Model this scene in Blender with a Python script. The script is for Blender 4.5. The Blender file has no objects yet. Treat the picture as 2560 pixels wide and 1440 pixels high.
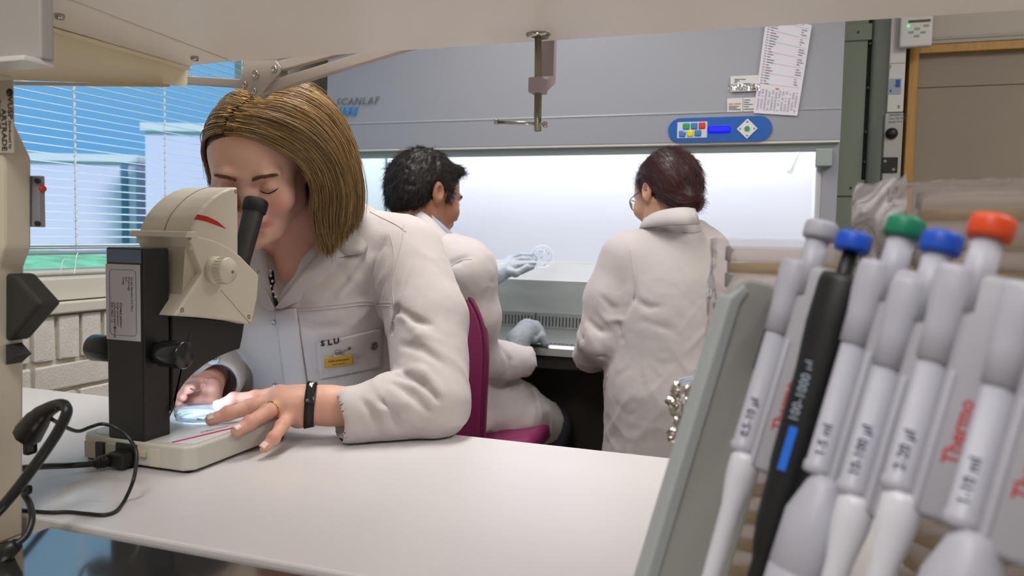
import bpy, bmesh, math, random
import numpy as np
from mathutils import Vector, Matrix
random.seed(7); np.random.seed(7)
sc = bpy.context.scene
COL = sc.collection
# ------------------------------------------------------------------ camera, world, sun, big lights, exposure
DESK = .92; CZ = 1.27                      # bench top and lens height in metres
F = 1965.                                  # focal length in pixels of the 2560 x 1440 frame
RC = np.array([[.9443, -.0402, .3266], [.3286, .0552, -.9428], [.0199, .9977, .0653]])
_u, _s, _v = np.linalg.svd(RC); RC = _u @ _v
CAM = np.array([0., 0., CZ])
cam = bpy.data.cameras.new('camera'); camo = bpy.data.objects.new('camera', cam); COL.objects.link(camo)
cam.sensor_width = 36; cam.lens = 36 * F / 2560; cam.clip_start = .02
camo.matrix_world = Matrix([[*RC[0], 0], [*RC[1], 0], [*RC[2], CZ], [0, 0, 0, 1]])
cam.dof.use_dof = True; cam.dof.focus_distance = 1.38; cam.dof.aperture_fstop = 6.3
sc.camera = camo
sc.view_settings.view_transform = 'Standard'; sc.view_settings.look = 'None'
sc.view_settings.gamma = 1; sc.view_settings.exposure = .2
try: sc.cycles.use_denoising = True
except Exception: pass
W = bpy.data.worlds.new('world'); sc.world = W; W.use_nodes = True
def lin(c):
    if isinstance(c, str): c = [int(c[i:i+2], 16) / 255 for i in (0, 2, 4)]
    return [((x + .055) / 1.055) ** 2.4 if x > .04045 else x / 12.92 for x in c[:3]]
_n = W.node_tree.nodes; _l = W.node_tree.links
_tc = _n.new('ShaderNodeTexCoord'); _sx = _n.new('ShaderNodeSeparateXYZ'); _rp = _n.new('ShaderNodeValToRGB')
_l.new(_tc.outputs['Generated'], _sx.inputs[0]); _l.new(_sx.outputs['Z'], _rp.inputs[0]); _l.new(_rp.outputs[0], _n['Background'].inputs[0])
_rp.color_ramp.elements[0].color = (*lin('58a8e0'), 1); _rp.color_ramp.elements[0].position = 0
_rp.color_ramp.elements[1].color = (*lin('98cef6'), 1); _rp.color_ramp.elements[1].position = .5
_n['Background'].inputs[1].default_value = .82
def light(name, kind, loc, energy, color=(1, 1, 1), size=None, target=None, rot=None, **kw):
    L = bpy.data.lights.new(name, kind); L.energy = energy; L.color = color
    if kind == 'AREA': L.shape = 'RECTANGLE'; L.size, L.size_y = size
    for k, v in kw.items(): setattr(L, k, v)
    o = bpy.data.objects.new(name, L); COL.objects.link(o); o.location = loc
    if target is not None: o.rotation_euler = (Vector(target) - Vector(loc)).to_track_quat('-Z', 'Y').to_euler()
    if rot: o.rotation_euler = rot
    return o
light('sun', 'SUN', (6, -4, 12), 3.4, (.86, .84, 1.), target=(-10, 3, 0), angle=.2)
WARM = (1., .965, .945)
for _x, _y, _e, _s in ((-.75, 1.5, 16, 135), (1.25, 1.1, 26, 170), (-.3, -.6, 25, 170)):  # right and near lamps are unseen, added to fill faces, bags and pipettes
    light('ceiling_and_fill_light', 'AREA', (_x, _y, 2.66), _e, WARM, (.35, 1.3), target=(_x, _y, 0), spread=math.radians(_s))
# ------------------------------------------------------------------ helpers
def ray(px, py): return RC @ np.array([(px - 1280) / F, -(py - 720) / F, -1.])
def P(px, py, Y): r = ray(px, py); return CAM + r * (Y / r[1])          # the point that stands at depth Y
def PX(px, py, X): r = ray(px, py); return CAM + r * (X / r[0])
def PZ(px, py, Z): r = ray(px, py); return CAM + r * ((Z - CZ) / r[2])
def V(*a): return np.array(a, float)
MATS = {}
def mat(name, col='cccccc', rough=.5, metal=0., spec=.5, bump=None, var=None, trans=0, alpha=1, emit=None, estr=1, coat=0, sheen=0, sss=0, attr=False, stretch=(1, 1, 1), wave=None):
    """procedural Principled material; bump=(scale, strength), var=(scale, amount)"""
    if name in MATS: return MATS[name]
    m = bpy.data.materials.new(name); m.use_nodes = True; N = m.node_tree.nodes; L = m.node_tree.links
    b = N['Principled BSDF']; c = (*lin(col), 1)
    b.inputs['Base Color'].default_value = c; b.inputs['Roughness'].default_value = rough; b.inputs['Metallic'].default_value = metal
    b.inputs['Specular IOR Level'].default_value = spec; b.inputs['Transmission Weight'].default_value = trans; b.inputs['Alpha'].default_value = alpha
    b.inputs['Coat Weight'].default_value = coat; b.inputs['Sheen Weight'].default_value = sheen
    if sss: b.inputs['Subsurface Weight'].default_value = sss; b.inputs['Subsurface Radius'].default_value = (.01, .004, .002); b.inputs['Subsurface Scale'].default_value = 1
    if emit: b.inputs['Emission Color'].default_value = (*lin(emit), 1); b.inputs['Emission Strength'].default_value = estr
    tc = N.new('ShaderNodeTexCoord'); mp = N.new('ShaderNodeMapping'); L.new(tc.outputs['Object'], mp.inputs[0]); mp.inputs['Scale'].default_value = stretch
    src = None
    if attr:
        a = N.new('ShaderNodeVertexColor'); a.layer_name = 'Col'; src = a.outputs[0]; L.new(src, b.inputs['Base Color'])
    if var:
        t = N.new('ShaderNodeTexNoise'); t.inputs['Scale'].default_value = var[0]; t.inputs['Detail'].default_value = 6; L.new(mp.outputs[0], t.inputs[0])
        mx = N.new('ShaderNodeMix'); mx.data_type = 'RGBA'; mx.blend_type = 'MULTIPLY'; mx.inputs[0].default_value = 1
        r = N.new('ShaderNodeMapRange'); r.inputs[3].default_value = 1 - var[1]; r.inputs[4].default_value = 1 + var[1]; r.inputs[1].default_value = .25; r.inputs[2].default_value = .75
        L.new(t.outputs['Fac'], r.inputs[0]); L.new(r.outputs[0], mx.inputs[7])
        if src: L.new(src, mx.inputs[6])
        else: mx.inputs[6].default_value = c
        L.new(mx.outputs[2], b.inputs['Base Color'])
    if bump:
        t = N.new('ShaderNodeTexNoise'); t.inputs['Scale'].default_value = bump[0]; t.inputs['Detail'].default_value = 5; L.new(mp.outputs[0], t.inputs[0])
        bp = N.new('ShaderNodeBump'); bp.inputs['Strength'].default_value = bump[1]; bp.inputs['Distance'].default_value = .002
        L.new(t.outputs['Fac'], bp.inputs['Height']); L.new(bp.outputs[0], b.inputs['Normal'])
    MATS[name] = m; return m
def film(name, col='ffffff', clear=.9, rough=.02, gloss=.12, bump=None):
    """thin clear sheet: transparent mixed with a glossy and a faint diffuse share"""
    if name in MATS: return MATS[name]
    m = bpy.data.materials.new(name); m.use_nodes = True; N = m.node_tree.nodes; L = m.node_tree.links; N.remove(N['Principled BSDF'])
    t = N.new('ShaderNodeBsdfTransparent'); t.inputs[0].default_value = (*lin(col), 1)
    d = N.new('ShaderNodeBsdfDiffuse'); d.inputs[0].default_value = (*lin(col), 1)
    g = N.new('ShaderNodeBsdfGlossy'); g.inputs['Roughness'].default_value = rough
    tl_ = N.new('ShaderNodeBsdfTranslucent'); tl_.inputs[0].default_value = (*lin(col), 1); dd = N.new('ShaderNodeMixShader'); L.new(d.outputs[0], dd.inputs[1]); L.new(tl_.outputs[0], dd.inputs[2])
    a = N.new('ShaderNodeMixShader'); a.inputs[0].default_value = clear; L.new(dd.outputs[0], a.inputs[1]); L.new(t.outputs[0], a.inputs[2])
    fr = N.new('ShaderNodeLayerWeight'); fr.inputs[0].default_value = gloss
    c = N.new('ShaderNodeMixShader'); L.new(fr.outputs['Fresnel'], c.inputs[0]); L.new(a.outputs[0], c.inputs[1]); L.new(g.outputs[0], c.inputs[2])
    L.new(c.outputs[0], N['Material Output'].inputs[0])
    if bump:
        x = N.new('ShaderNodeTexNoise'); x.inputs['Scale'].default_value = bump[0]; x.inputs['Detail'].default_value = 3
        tc = N.new('ShaderNodeTexCoord'); L.new(tc.outputs['Object'], x.inputs[0])
        bp = N.new('ShaderNodeBump'); bp.inputs['Strength'].default_value = bump[1]; bp.inputs['Distance'].default_value = .01
        L.new(x.outputs['Fac'], bp.inputs['Height']); L.new(bp.outputs[0], g.inputs['Normal']); L.new(bp.outputs[0], fr.inputs['Normal']); L.new(bp.outputs[0], d.inputs['Normal'])
    MATS[name] = m; return m
def thing(name, label, cat, loc=(0, 0, 0), group=None, kind=None):
    o = bpy.data.objects.new(name, None); COL.objects.link(o); o.location = loc; o.empty_display_size = .02
    return tag(o, label, cat, group, kind)
def tag(o, label=None, cat=None, group=None, kind=None):
    for k, v in (('label', label), ('category', cat), ('group', group), ('kind', kind)):
        if v: o[k] = v
    return o
def wpos(o):
    p = Vector((0, 0, 0))
    while o is not None: p = p + Vector(o.location); o = o.parent
    return p
def link(name, me, m, parent=None, smooth=False, label=None):
    o = bpy.data.objects.new(name, me); COL.objects.link(o)
    if m is not None: me.materials.clear(); me.materials.append(m)
    if parent is not None: o.parent = parent; o.location = -wpos(parent)
    if label: o['label'] = label
    return o
class MB:
    """collects shapes in world coordinates, builds one mesh object"""
    def __init__(s): s.bm = bmesh.new(); s.sm = []
    def _take(s, b, M=None, smooth=False):
        if M is not None: bmesh.ops.transform(b, matrix=M, verts=b.verts)
        me = bpy.data.meshes.new('t'); b.to_mesh(me); b.free()
        n = len(s.bm.faces); s.bm.from_mesh(me); bpy.data.meshes.remove(me); s.bm.faces.ensure_lookup_table()
        if smooth:
            for f in s.bm.faces[n:]: f.smooth = True
        return s
    def box(s, lo, hi, bev=0, seg=2, M=None):
        b = bmesh.new(); bmesh.ops.create_cube(b, size=1)
        lo = V(*lo); hi = V(*hi); c = (lo + hi) / 2; d = hi - lo
        bmesh.ops.scale(b, vec=Vector(np.abs(d)), verts=b.verts); bmesh.ops.translate(b, vec=Vector(c), verts=b.verts)
        if bev: bmesh.ops.bevel(b, geom=b.edges[:], offset=bev, segments=seg, profile=.5, affect='EDGES')
        return s._take(b, M, bev > 0 and seg > 2)
    def prism(s, pts, axis, a, c, bev=0, M=None, seg=2, smooth=False):
        """polygon pts (2-D in the other two axes, in order) extruded along axis from a to c"""
        b = bmesh.new(); vs = []
        for u, w in pts:
            co = [u, w]; co.insert(axis, a); vs.append(b.verts.new(co))
        f = b.faces.new(vs); r = bmesh.ops.extrude_face_region(b, geom=[f]); mv = [0, 0, 0]; mv[axis] = c - a
        bmesh.ops.translate(b, vec=mv, verts=[x for x in r['geom'] if isinstance(x, bmesh.types.BMVert)])
        bmesh.ops.recalc_face_normals(b, faces=b.faces)
        if bev: bmesh.ops.bevel(b, geom=b.edges[:], offset=bev, segments=seg, profile=.5, affect='EDGES')
        return s._take(b, M, smooth)
    def cyl(s, a, c, r, r2=None, n=24, bev=0, caps=True, smooth=True):
        a = Vector(a); c = Vector(c); d = c - a; b = bmesh.new(); r2 = r if r2 is None else r2
        bmesh.ops.create_cone(b, cap_ends=caps, segments=n, radius1=r, radius2=r2, depth=d.length)
        if bev: bmesh.ops.bevel(b, geom=[e for e in b.edges if all(len(f.verts) > 4 or True for f in e.link_faces) and abs(e.verts[0].co.z - e.verts[1].co.z) < 1e-7], offset=bev, segments=2, profile=.5, affect='EDGES')
        q = d.to_track_quat('Z', 'Y').to_matrix().to_4x4(); M = Matrix.Translation((a + c) / 2) @ q
        n0 = len(s.bm.faces); s._take(b, M)
        if smooth:
            for f in s.bm.faces[n0:]:
                if len(f.verts) <= 4: f.smooth = True
        return s
    def lathe(s, prof, o=(0, 0, 0), ax=(0, 0, 1), n=32, smooth=True, flute=None):
        """prof: list of (radius, height) about axis ax from point o"""
        q = Vector(ax).normalized().to_track_quat('Z', 'Y').to_matrix(); b = bmesh.new(); rings = []
        for r, h in prof:
            ring = []
            for i in range(n):
                t = 2 * math.pi * i / n; rr = r * (1 + (flute if flute and i % 2 else 0))
                ring.append(b.verts.new(Vector(o) + q @ Vector((rr * math.cos(t), rr * math.sin(t), h))))
            rings.append(ring)
        for k in range(len(rings) - 1):
            for i in range(n): b.faces.new((rings[k][i], rings[k][(i + 1) % n], rings[k + 1][(i + 1) % n], rings[k + 1][i]))
        if prof[0][0] > 1e-6: b.faces.new(rings[0][::-1])
        if prof[-1][0] > 1e-6: b.faces.new(rings[-1])
        bmesh.ops.remove_doubles(b, verts=b.verts, dist=1e-7)
        return s._take(b, None, smooth)
    def tube(s, pts, r, n=10, smooth=True, closed=False):
        pts = [Vector(p) for p in pts]; rs = r if hasattr(r, '__len__') else [r] * len(pts); b = bmesh.new(); rings = []; m = len(pts); nrm = None
        for i, p in enumerate(pts):
            t = (pts[(i + 1) % m if closed else min(i + 1, m - 1)] - pts[(i - 1) % m if closed else max(i - 1, 0)]).normalized()
            if nrm is None: nrm = t.orthogonal().normalized()
            nrm = (nrm - t * nrm.dot(t)).normalized(); bn = t.cross(nrm)
            rings.append([b.verts.new(p + (nrm * math.cos(2 * math.pi * k / n) + bn * math.sin(2 * math.pi * k / n)) * rs[i]) for k in range(n)])
        for i in range(m if closed else m - 1):
            A, B = rings[i], rings[(i + 1) % m]
            for k in range(n): b.faces.new((A[k], A[(k + 1) % n], B[(k + 1) % n], B[k]))
        if not closed: b.faces.new(rings[0][::-1]); b.faces.new(rings[-1])
        return s._take(b, None, smooth)
    def bar(s, a, c, w, h, up=(0, 0, 1), bev=0):
        """rectangular bar from a to c, width w across, height h along up"""
        a = Vector(a); c = Vector(c); t = (c - a).normalized(); u = Vector(up); u = (u - t * u.dot(t)).normalized(); x = t.cross(u)
        M = Matrix((x, t, u)).transposed().to_4x4(); M.translation = (a + c) / 2; l = (c - a).length
        return s.box((-w / 2, -l / 2, -h / 2), (w / 2, l / 2, h / 2), bev, 2, M)
    def grid(s, G, thick=0, smooth=True):
        """G[i][j] points -> sheet, solidified when thick"""
        b = bmesh.new(); vs = [[b.verts.new(Vector(p)) for p in row] for row in G]
        for i in range(len(vs) - 1):
            for j in range(len(vs[0]) - 1): b.faces.new((vs[i][j], vs[i + 1][j], vs[i + 1][j + 1], vs[i][j + 1]))
        if thick:
            bmesh.ops.recalc_face_normals(b, faces=b.faces); bmesh.ops.solidify(b, geom=b.faces[:], thickness=thick)
        return s._take(b, None, smooth)
    def poly(s, pts):
        s.bm.faces.new([s.bm.verts.new(Vector(p)) for p in pts]); return s
    def build(s, name, m, parent=None, label=None):
        me = bpy.data.meshes.new(name); s.bm.to_mesh(me); s.bm.free(); return link(name, me, m, parent, label=label)
def spline(pts, n=8):
    """Catmull-Rom through pts, n samples for each span"""
    p = [np.array(q, float) for q in pts]; p = [2 * p[0] - p[1]] + p + [2 * p[-1] - p[-2]]; out = []
    for i in range(1, len(p) - 2):
        for k in range(n):
            t = k / n; a, b, c, d = p[i - 1], p[i], p[i + 1], p[i + 2]
            out.append(.5 * (2 * b + (c - a) * t + (2 * a - 5 * b + 4 * c - d) * t * t + (3 * b - a - 3 * c + d) * t ** 3))
    out.append(p[-2]); return out
def text(name, body, size, loc, xd, yd, m, parent, shear=0, bold=0, align='LEFT', ext=.0004, space=1, label=None, sx=1):
    c = bpy.data.curves.new(name, 'FONT'); c.body = body; c.size = size; c.shear = shear; c.offset = bold * size; c.extrude = ext; c.align_x = align; c.space_character = space
    c.resolution_u = 2
    t = bpy.data.objects.new('t', c); me = bpy.data.meshes.new_from_object(t); bpy.data.objects.remove(t); bpy.data.curves.remove(c)
    xd = Vector(xd).normalized(); yd = Vector(yd); yd = (yd - xd * yd.dot(xd)).normalized(); zd = xd.cross(yd)
    M = Matrix((xd * sx, yd, zd)).transposed().to_4x4(); M.translation = Vector(loc); me.transform(M); me.name = name
    o = link(name, me, m, parent)
    if label: o['label'] = label
    return o
def copy_part(o, dx, parent, dup=False):
    c = o.copy(); COL.objects.link(c); c.parent = parent; c.location = Vector(o.location) + Vector(dx); return c
def vnoise(p, seed=0):
    """smooth value noise in -1..1 at points p (n,3)"""
    i = np.floor(p).astype(np.int64); f = p - i; f = f * f * (3 - 2 * f); r = 0
    def hsh(a):
        x = (a[:, 0] * 374761393 + a[:, 1] * 668265263 + a[:, 2] * 2147483647 + seed * 1274126177) & 0xffffffff
        x = ((x ^ (x >> 13)) * 1274126177) & 0xffffffff; return ((x ^ (x >> 16)) & 0xffff) / 32767.5 - 1
    for dx in (0, 1):
        for dy in (0, 1):
            for dz in (0, 1):
                w = (f[:, 0] if dx else 1 - f[:, 0]) * (f[:, 1] if dy else 1 - f[:, 1]) * (f[:, 2] if dz else 1 - f[:, 2])
                r = r + w * hsh(i + np.array([dx, dy, dz]))
    return r
def rotm(ax, deg): return np.array(Matrix.Rotation(math.radians(deg), 3, ax))
class SDF:
    """signed distance field on a grid; smooth unions; surface nets mesh -> one continuous skin"""
    def __init__(s, lo, hi, h):
        s.lo = V(*lo); s.h = h; s.n = np.ceil((V(*hi) - s.lo) / h).astype(int) + 1; s.D = np.full(s.n, 9., np.float32)
    def _reg(s, lo, hi):
        a = np.maximum(np.floor((lo - s.lo) / s.h).astype(int), 0); b = np.minimum(np.ceil((hi - s.lo) / s.h).astype(int) + 1, s.n)
        if (b <= a).any(): return None, None
        ax = [s.lo[i] + s.h * np.arange(a[i], b[i]) for i in range(3)]
        return tuple(slice(a[i], b[i]) for i in range(3)), np.stack(np.meshgrid(*ax, indexing='ij'), -1).astype(np.float32)
    def op(s, sl, d, k, op):
        D = s.D[sl]
        if op == 'u':
            h = np.clip(.5 + .5 * (D - d) / k, 0, 1); s.D[sl] = D * (1 - h) + d * h - k * h * (1 - h)
        elif op == 's':
            h = np.clip(.5 - .5 * (D + d) / k, 0, 1); s.D[sl] = D * (1 - h) - d * h + k * h * (1 - h)
        else:
            s.D[sl] = np.maximum(D, d)
    def cap(s, a, b, ra, rb=None, k=.01, op='u', flat=None):
        a = V(*a); b = V(*b); rb = ra if rb is None else rb; m = max(ra, rb) + k + 4 * s.h
        sl, p = s._reg(np.minimum(a, b) - m, np.maximum(a, b) + m)
        if sl is None: return s
        ab = b - a; t = np.clip(((p - a) @ ab) / max(ab @ ab, 1e-12), 0, 1)
        s.op(sl, np.linalg.norm(p - a - t[..., None] * ab, axis=-1) - (ra + (rb - ra) * t), k, op); return s
    def chain(s, pts, rs, k=.01, op='u'):
        for i in range(len(pts) - 1): s.cap(pts[i], pts[i + 1], rs[i], rs[i + 1], k, op)
        return s
    def ell(s, c, r, R=None, k=.01, op='u'):
        c = V(*c); r = V(*r); m = r.max() + k + 4 * s.h; sl, p = s._reg(c - m, c + m)
        if sl is None: return s
        q = p - c
        if R is not None: q = q @ np.array(R)
        k0 = np.linalg.norm(q / r, axis=-1); k1 = np.linalg.norm(q / (r * r), axis=-1)
        s.op(sl, k0 * (k0 - 1) / np.maximum(k1, 1e-6), k, op); return s
    def box(s, c, hf, R=None, r=.01, k=.01, op='u'):
        c = V(*c); hf = V(*hf); m = np.linalg.norm(hf) + k + 4 * s.h; sl, p = s._reg(c - m, c + m)
        if sl is None: return s
        q = p - c
        if R is not None: q = q @ np.array(R)
        q = np.abs(q) - (hf - r)
        s.op(sl, np.linalg.norm(np.maximum(q, 0), axis=-1) + np.minimum(q.max(-1), 0) - r, k, op); return s
    def cut(s, pt, nrm):
        """drop what lies on the side nrm points to"""
        ax = [s.lo[i] + s.h * np.arange(s.n[i]) for i in range(3)]; nrm = V(*nrm) / np.linalg.norm(nrm); pt = V(*pt)
        d = ((ax[0] - pt[0]) * nrm[0])[:, None, None] + ((ax[1] - pt[1]) * nrm[1])[None, :, None] + ((ax[2] - pt[2]) * nrm[2])[None, None, :]
        s.D = np.maximum(s.D, d.astype(np.float32)); return s
    def mesh(s, M=None, disp=None, relax=2):
        D = s.D; D[0] = D[-1] = 9; D[:, 0] = D[:, -1] = 9; D[:, :, 0] = D[:, :, -1] = 9
        S = D < 0; c = np.zeros(np.array(D.shape) - 1, np.int8)
        for i in (0, 1):
            for j in (0, 1):
                for k in (0, 1): c += S[i:S.shape[0] - 1 + i, j:S.shape[1] - 1 + j, k:S.shape[2] - 1 + k]
        mk = (c > 0) & (c < 8); ix = np.argwhere(mk); vid = np.full(c.shape, -1, np.int64); vid[mk] = np.arange(len(ix))
        acc = np.zeros((len(ix), 3)); cnt = np.zeros(len(ix))
        cor = [(i, j, k) for i in (0, 1) for j in (0, 1) for k in (0, 1)]
        for a in cor:
            for ax in range(3):
                if a[ax]: continue
                b = list(a); b[ax] = 1
                da = D[ix[:, 0] + a[0], ix[:, 1] + a[1], ix[:, 2] + a[2]]; db = D[ix[:, 0] + b[0], ix[:, 1] + b[1], ix[:, 2] + b[2]]
                x = (da < 0) != (db < 0); t = np.where(x, da / np.where(x, da - db, 1), 0)
                q = np.array(a, float)[None].repeat(len(ix), 0); q[:, ax] += t; acc += q * x[:, None]; cnt += x
        v = s.lo + s.h * (ix + acc / np.maximum(cnt, 1)[:, None]); qs = []
        for ax in range(3):
            o = [0, 1, 2]; o.remove(ax)
            s0 = [slice(None)] * 3; s1 = [slice(None)] * 3; s0[ax] = slice(0, -1); s1[ax] = slice(1, None)
            e = S[tuple(s0)] != S[tuple(s1)]; ee = np.argwhere(e)
            ee = ee[(ee[:, o[0]] > 0) & (ee[:, o[1]] > 0) & (ee[:, o[0]] < D.shape[o[0]] - 1) & (ee[:, o[1]] < D.shape[o[1]] - 1)]
            ins = S[ee[:, 0], ee[:, 1], ee[:, 2]]; q = []
            for da, db in ((1, 1), (0, 1), (0, 0), (1, 0)):
                w = ee.copy(); w[:, o[0]] -= da; w[:, o[1]] -= db; q.append(vid[w[:, 0], w[:, 1], w[:, 2]])
            q = np.stack(q, 1); flip = ins if ax != 1 else ~ins
            q[~flip] = q[~flip][:, ::-1]; qs.append(q)
        q = np.concatenate(qs); q = q[(q >= 0).all(1)]
        for _ in range(relax):
            a = np.zeros_like(v); n = np.zeros(len(v))
            for i in range(4):
                np.add.at(a, q[:, i], v[q[:, (i + 1) % 4]]); np.add.at(n, q[:, i], 1)
                np.add.at(a, q[:, i], v[q[:, (i - 1) % 4]]); np.add.at(n, q[:, i], 1)
            v = v * .5 + .5 * a / np.maximum(n, 1)[:, None]
        if disp is not None:
            fn = np.cross(v[q[:, 2]] - v[q[:, 0]], v[q[:, 3]] - v[q[:, 1]]); vn = np.zeros_like(v)
            for i in range(4): np.add.at(vn, q[:, i], fn)
            vn /= np.maximum(np.linalg.norm(vn, axis=1), 1e-12)[:, None]; v = v + vn * disp(v)[:, None]
        if M is not None: A = np.array(M); v = v @ A[:3, :3].T + A[:3, 3]
        return v, q
def vmesh(name, parts, m, parent=None, col=None, label=None):
    """parts: list of (verts, quads[, colours]) joined into one smooth mesh"""
    vs = []; qs = []; cs = []; n = 0
    for p in parts:
        vs.append(p[0]); qs.append(p[1] + n); n += len(p[0]); cs.append(p[2] if len(p) > 2 else np.ones((len(p[0]), 3)))
    v = np.concatenate(vs); q = np.concatenate(qs); me = bpy.data.meshes.new(name)
    me.vertices.add(len(v)); me.vertices.foreach_set('co', v.astype(np.float32).ravel())
    me.loops.add(q.size); me.loops.foreach_set('vertex_index', q.astype(np.int32).ravel())
    me.polygons.add(len(q)); me.polygons.foreach_set('loop_start', np.arange(0, q.size, 4, dtype=np.int32)); me.polygons.foreach_set('loop_total', np.full(len(q), 4, np.int32))
    me.update(calc_edges=True); me.validate(); me.polygons.foreach_set('use_smooth', np.ones(len(me.polygons), bool))
    if any(len(p) > 2 for p in parts):
        a = me.color_attributes.new('Col', 'FLOAT_COLOR', 'POINT'); c = np.concatenate(cs); a.data.foreach_set('color', np.concatenate([c, np.ones((len(c), 1))], 1).astype(np.float32).ravel())
    return link(name, me, m, parent, label=label)
# ------------------------------------------------------------------ materials
M_wall = mat('painted_wall', 'dad8d0', .8, bump=(300, .1)); M_cream = mat('cream_paint', 'cfcbbd', .45); M_mortar = mat('mortar', 'd2cabb', .95, bump=(400, .8), var=(60, .12))
M_brick = mat('painted_brick', 'd8d3ca', .8, bump=(160, .9), var=(30, .06)); M_white = mat('white_paint', 'dcdad6', .4)
M_floor = mat('floor_vinyl', '6d675f', .35, var=(40, .15)); M_ceil = mat('ceiling_board', 'e6e3dd', .9)
M_slat = mat('blind_slat', 'e9eef2', .35); M_cord = mat('white_cord', 'f2f4f6', .6)
M_pane = film('window_pane', 'fcfcff', .995, .0, .06)
M_steel = mat('brushed_steel', 'a9aca9', .28, .9, bump=(200, .15), stretch=(.2, 6, 6)); M_chrome = mat('chrome', 'b9b6ae', .2, 1.); M_dkmetal = mat('dark_metal', '4a4a48', .45, .6)
M_black = mat('black_plastic', '17181a', .42); M_hole = mat('dark_recess', '23262a', .8)
# ------------------------------------------------------------------ room
XL, YB, XR, YF, ZC = -1.75, 3.1, 2.3, -2.2, 2.75
def struct(name, mb, m, label, parent=None):
    o = mb.build(name, m, parent)
    if parent is None: tag(o, label, None, kind='structure')
    return o
struct('floor', MB().box((XL - .3, YF - .2, -.1), (XR + .2, YB + .2, 0)), M_floor, 'grey brown vinyl floor of the laboratory')
struct('ceiling', MB().box((XL - .3, YF - .2, ZC), (XR + .2, YB + .2, ZC + .1)), M_ceil, 'white laboratory ceiling')
struct('wall_back', MB().box((XL - .3, YB, 0), (XR + .2, YB + .15, ZC)), M_wall, 'off-white wall behind the laminar flow hood')
struct('wall_right', MB().box((XR, YF, 0), (XR + .15, YB, ZC)), M_wall, 'off-white side wall of the laboratory')
struct('wall_front', MB().box((XL - .3, YF - .15, 0), (XR + .2, YF, ZC)), M_wall, 'off-white wall at the near end of the laboratory')
WY0, WY1, WZ0, WZ1 = .75, 2.42, 1.05, 2.2
wl = struct('wall_left', MB().box((XL - .16, YF, 0), (XL - .012, YB, WZ0 - .002)).box((XL - .16, YF, WZ1), (XL, YB, ZC)).box((XL - .16, YF, WZ0 - .002), (XL, WY0, WZ1)).box((XL - .16, WY1, WZ0 - .002), (XL, YB, WZ1)).box((XL - .02, WY1 + .06, 0), (XL, YB, WZ0)), M_mortar, 'white painted brick wall under the window')
def brick(lo, hi):
    b = bmesh.new(); bmesh.ops.create_cube(b, size=1); lo = V(*lo); hi = V(*hi)
    bmesh.ops.scale(b, vec=Vector(hi - lo), verts=b.verts); bmesh.ops.translate(b, vec=Vector((lo + hi) / 2), verts=b.verts)
    bmesh.ops.bevel(b, geom=b.edges[:], offset=.004, segments=2, profile=.6, affect='EDGES')
    for v in b.verts: v.co += Vector((random.uniform(-.0012, .0012), random.uniform(-.0015, .0015), random.uniform(-.0015, .0015)))
    me = bpy.data.meshes.new('brick'); b.to_mesh(me); b.free(); link('brick', me, M_brick, wl)
for i in range(22):                                     # course of bricks on edge under the sill
    y = 1.0 + i * .0712 + .014; brick((XL - .05, y, .931 + random.uniform(-.002, .002)), (XL + random.uniform(0, .003), y + .059, 1.044))
for c in range(4):
    z1 = .919 - c * .076
    for i in range(7):
        y = .86 + i * .262 + (.131 if c % 2 else 0) + .06; brick((XL - .05, y, z1 - .064), (XL + random.uniform(0, .003), y + .249, z1))
# window
w1 = thing('window_1', 'wide window with cream frame and white sill behind the venetian blind', None, (XL, 1.6, WZ0), kind='structure')
MB().box((XL - .13, WY0, 1.082), (XL - .055, WY1, 1.14), .004).box((XL - .13, WY0, WZ1 - .06), (XL - .055, WY1, WZ1), .004).box((XL - .13, WY0, 1.1), (XL - .055, WY0 + .06, WZ1)).box((XL - .13, WY1 - .06, 1.1), (XL - .055, WY1, WZ1)).build('frame', M_cream, w1)
MB().box((XL - .15, WY0 - .03, 1.05), (XL + .012, WY1 + .02, 1.079), .004).build('window_sill', M_cream, w1)
MB().box((XL - .055, WY0, 1.082), (XL - .01, WY1, 1.139), .003).build('lower_rail', M_cream, w1)
MB().box((XL - .115, WY0 + .05, 1.145), (XL - .112, WY1 - .05, WZ1 - .05)).build('pane', M_pane, w1)
MB().cyl((XL - .075, WY0 + .02, 1.153), (XL - .075, WY1 - .02, 1.153), .0085, n=12).build('guide_rod', M_white, w1)
MB().box((XL - .115, WY0, 1.137), (XL - .08, WY1, 1.147)).build('glazing_bead', M_white, w1)
# venetian blind: every slat its own part
bl = thing('venetian_blind', 'white venetian blind with open slats hanging in the window', 'window blind', (XL - .05, 1.6, 1.2))
BX = XL - .05
def slat_mesh():
    pts = [(-.0125, 0), (-.006, .0016), (0, .0021), (.006, .0016), (.0125, 0)]; y0, y1 = -.78, .78; v = []; f = []
    for t in (0, -.0005):
        for y in (y0, y1):
            for x, z in pts: v.append((x, y, z + t))
    for i in range(4): f += [(i, i + 1, 6 + i, 5 + i), (10 + i, 15 + i, 16 + i, 11 + i)]
    f += [(0, 5, 15, 10), (4, 14, 19, 9)]
    me = bpy.data.meshes.new('slat'); me.from_pydata(v, [], f); me.update(); me.materials.append(M_slat); return me
_sm = slat_mesh(); z = 1.2145; k = 0
while z < 2.12:
    o = bpy.data.objects.new('slat', _sm); COL.objects.link(o); o.parent = bl
    o.location = Vector((BX, 1.58, z)) - Vector(bl.location); o.rotation_euler = (random.uniform(-.0008, .0008), math.radians(8), 0)
    z += .0055 if k < 2 else .0213; k += 1
MB().box((BX - .014, .80, 1.199), (BX + .014, 2.36, 1.2085), .003).build('bottom_rail', mat('rail_paint', '93a4ad', .4), bl)
MB().box((BX - .018, .79, 2.12), (BX + .018, 2.37, 2.16), .003).build('head_rail', M_slat, bl)
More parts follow.
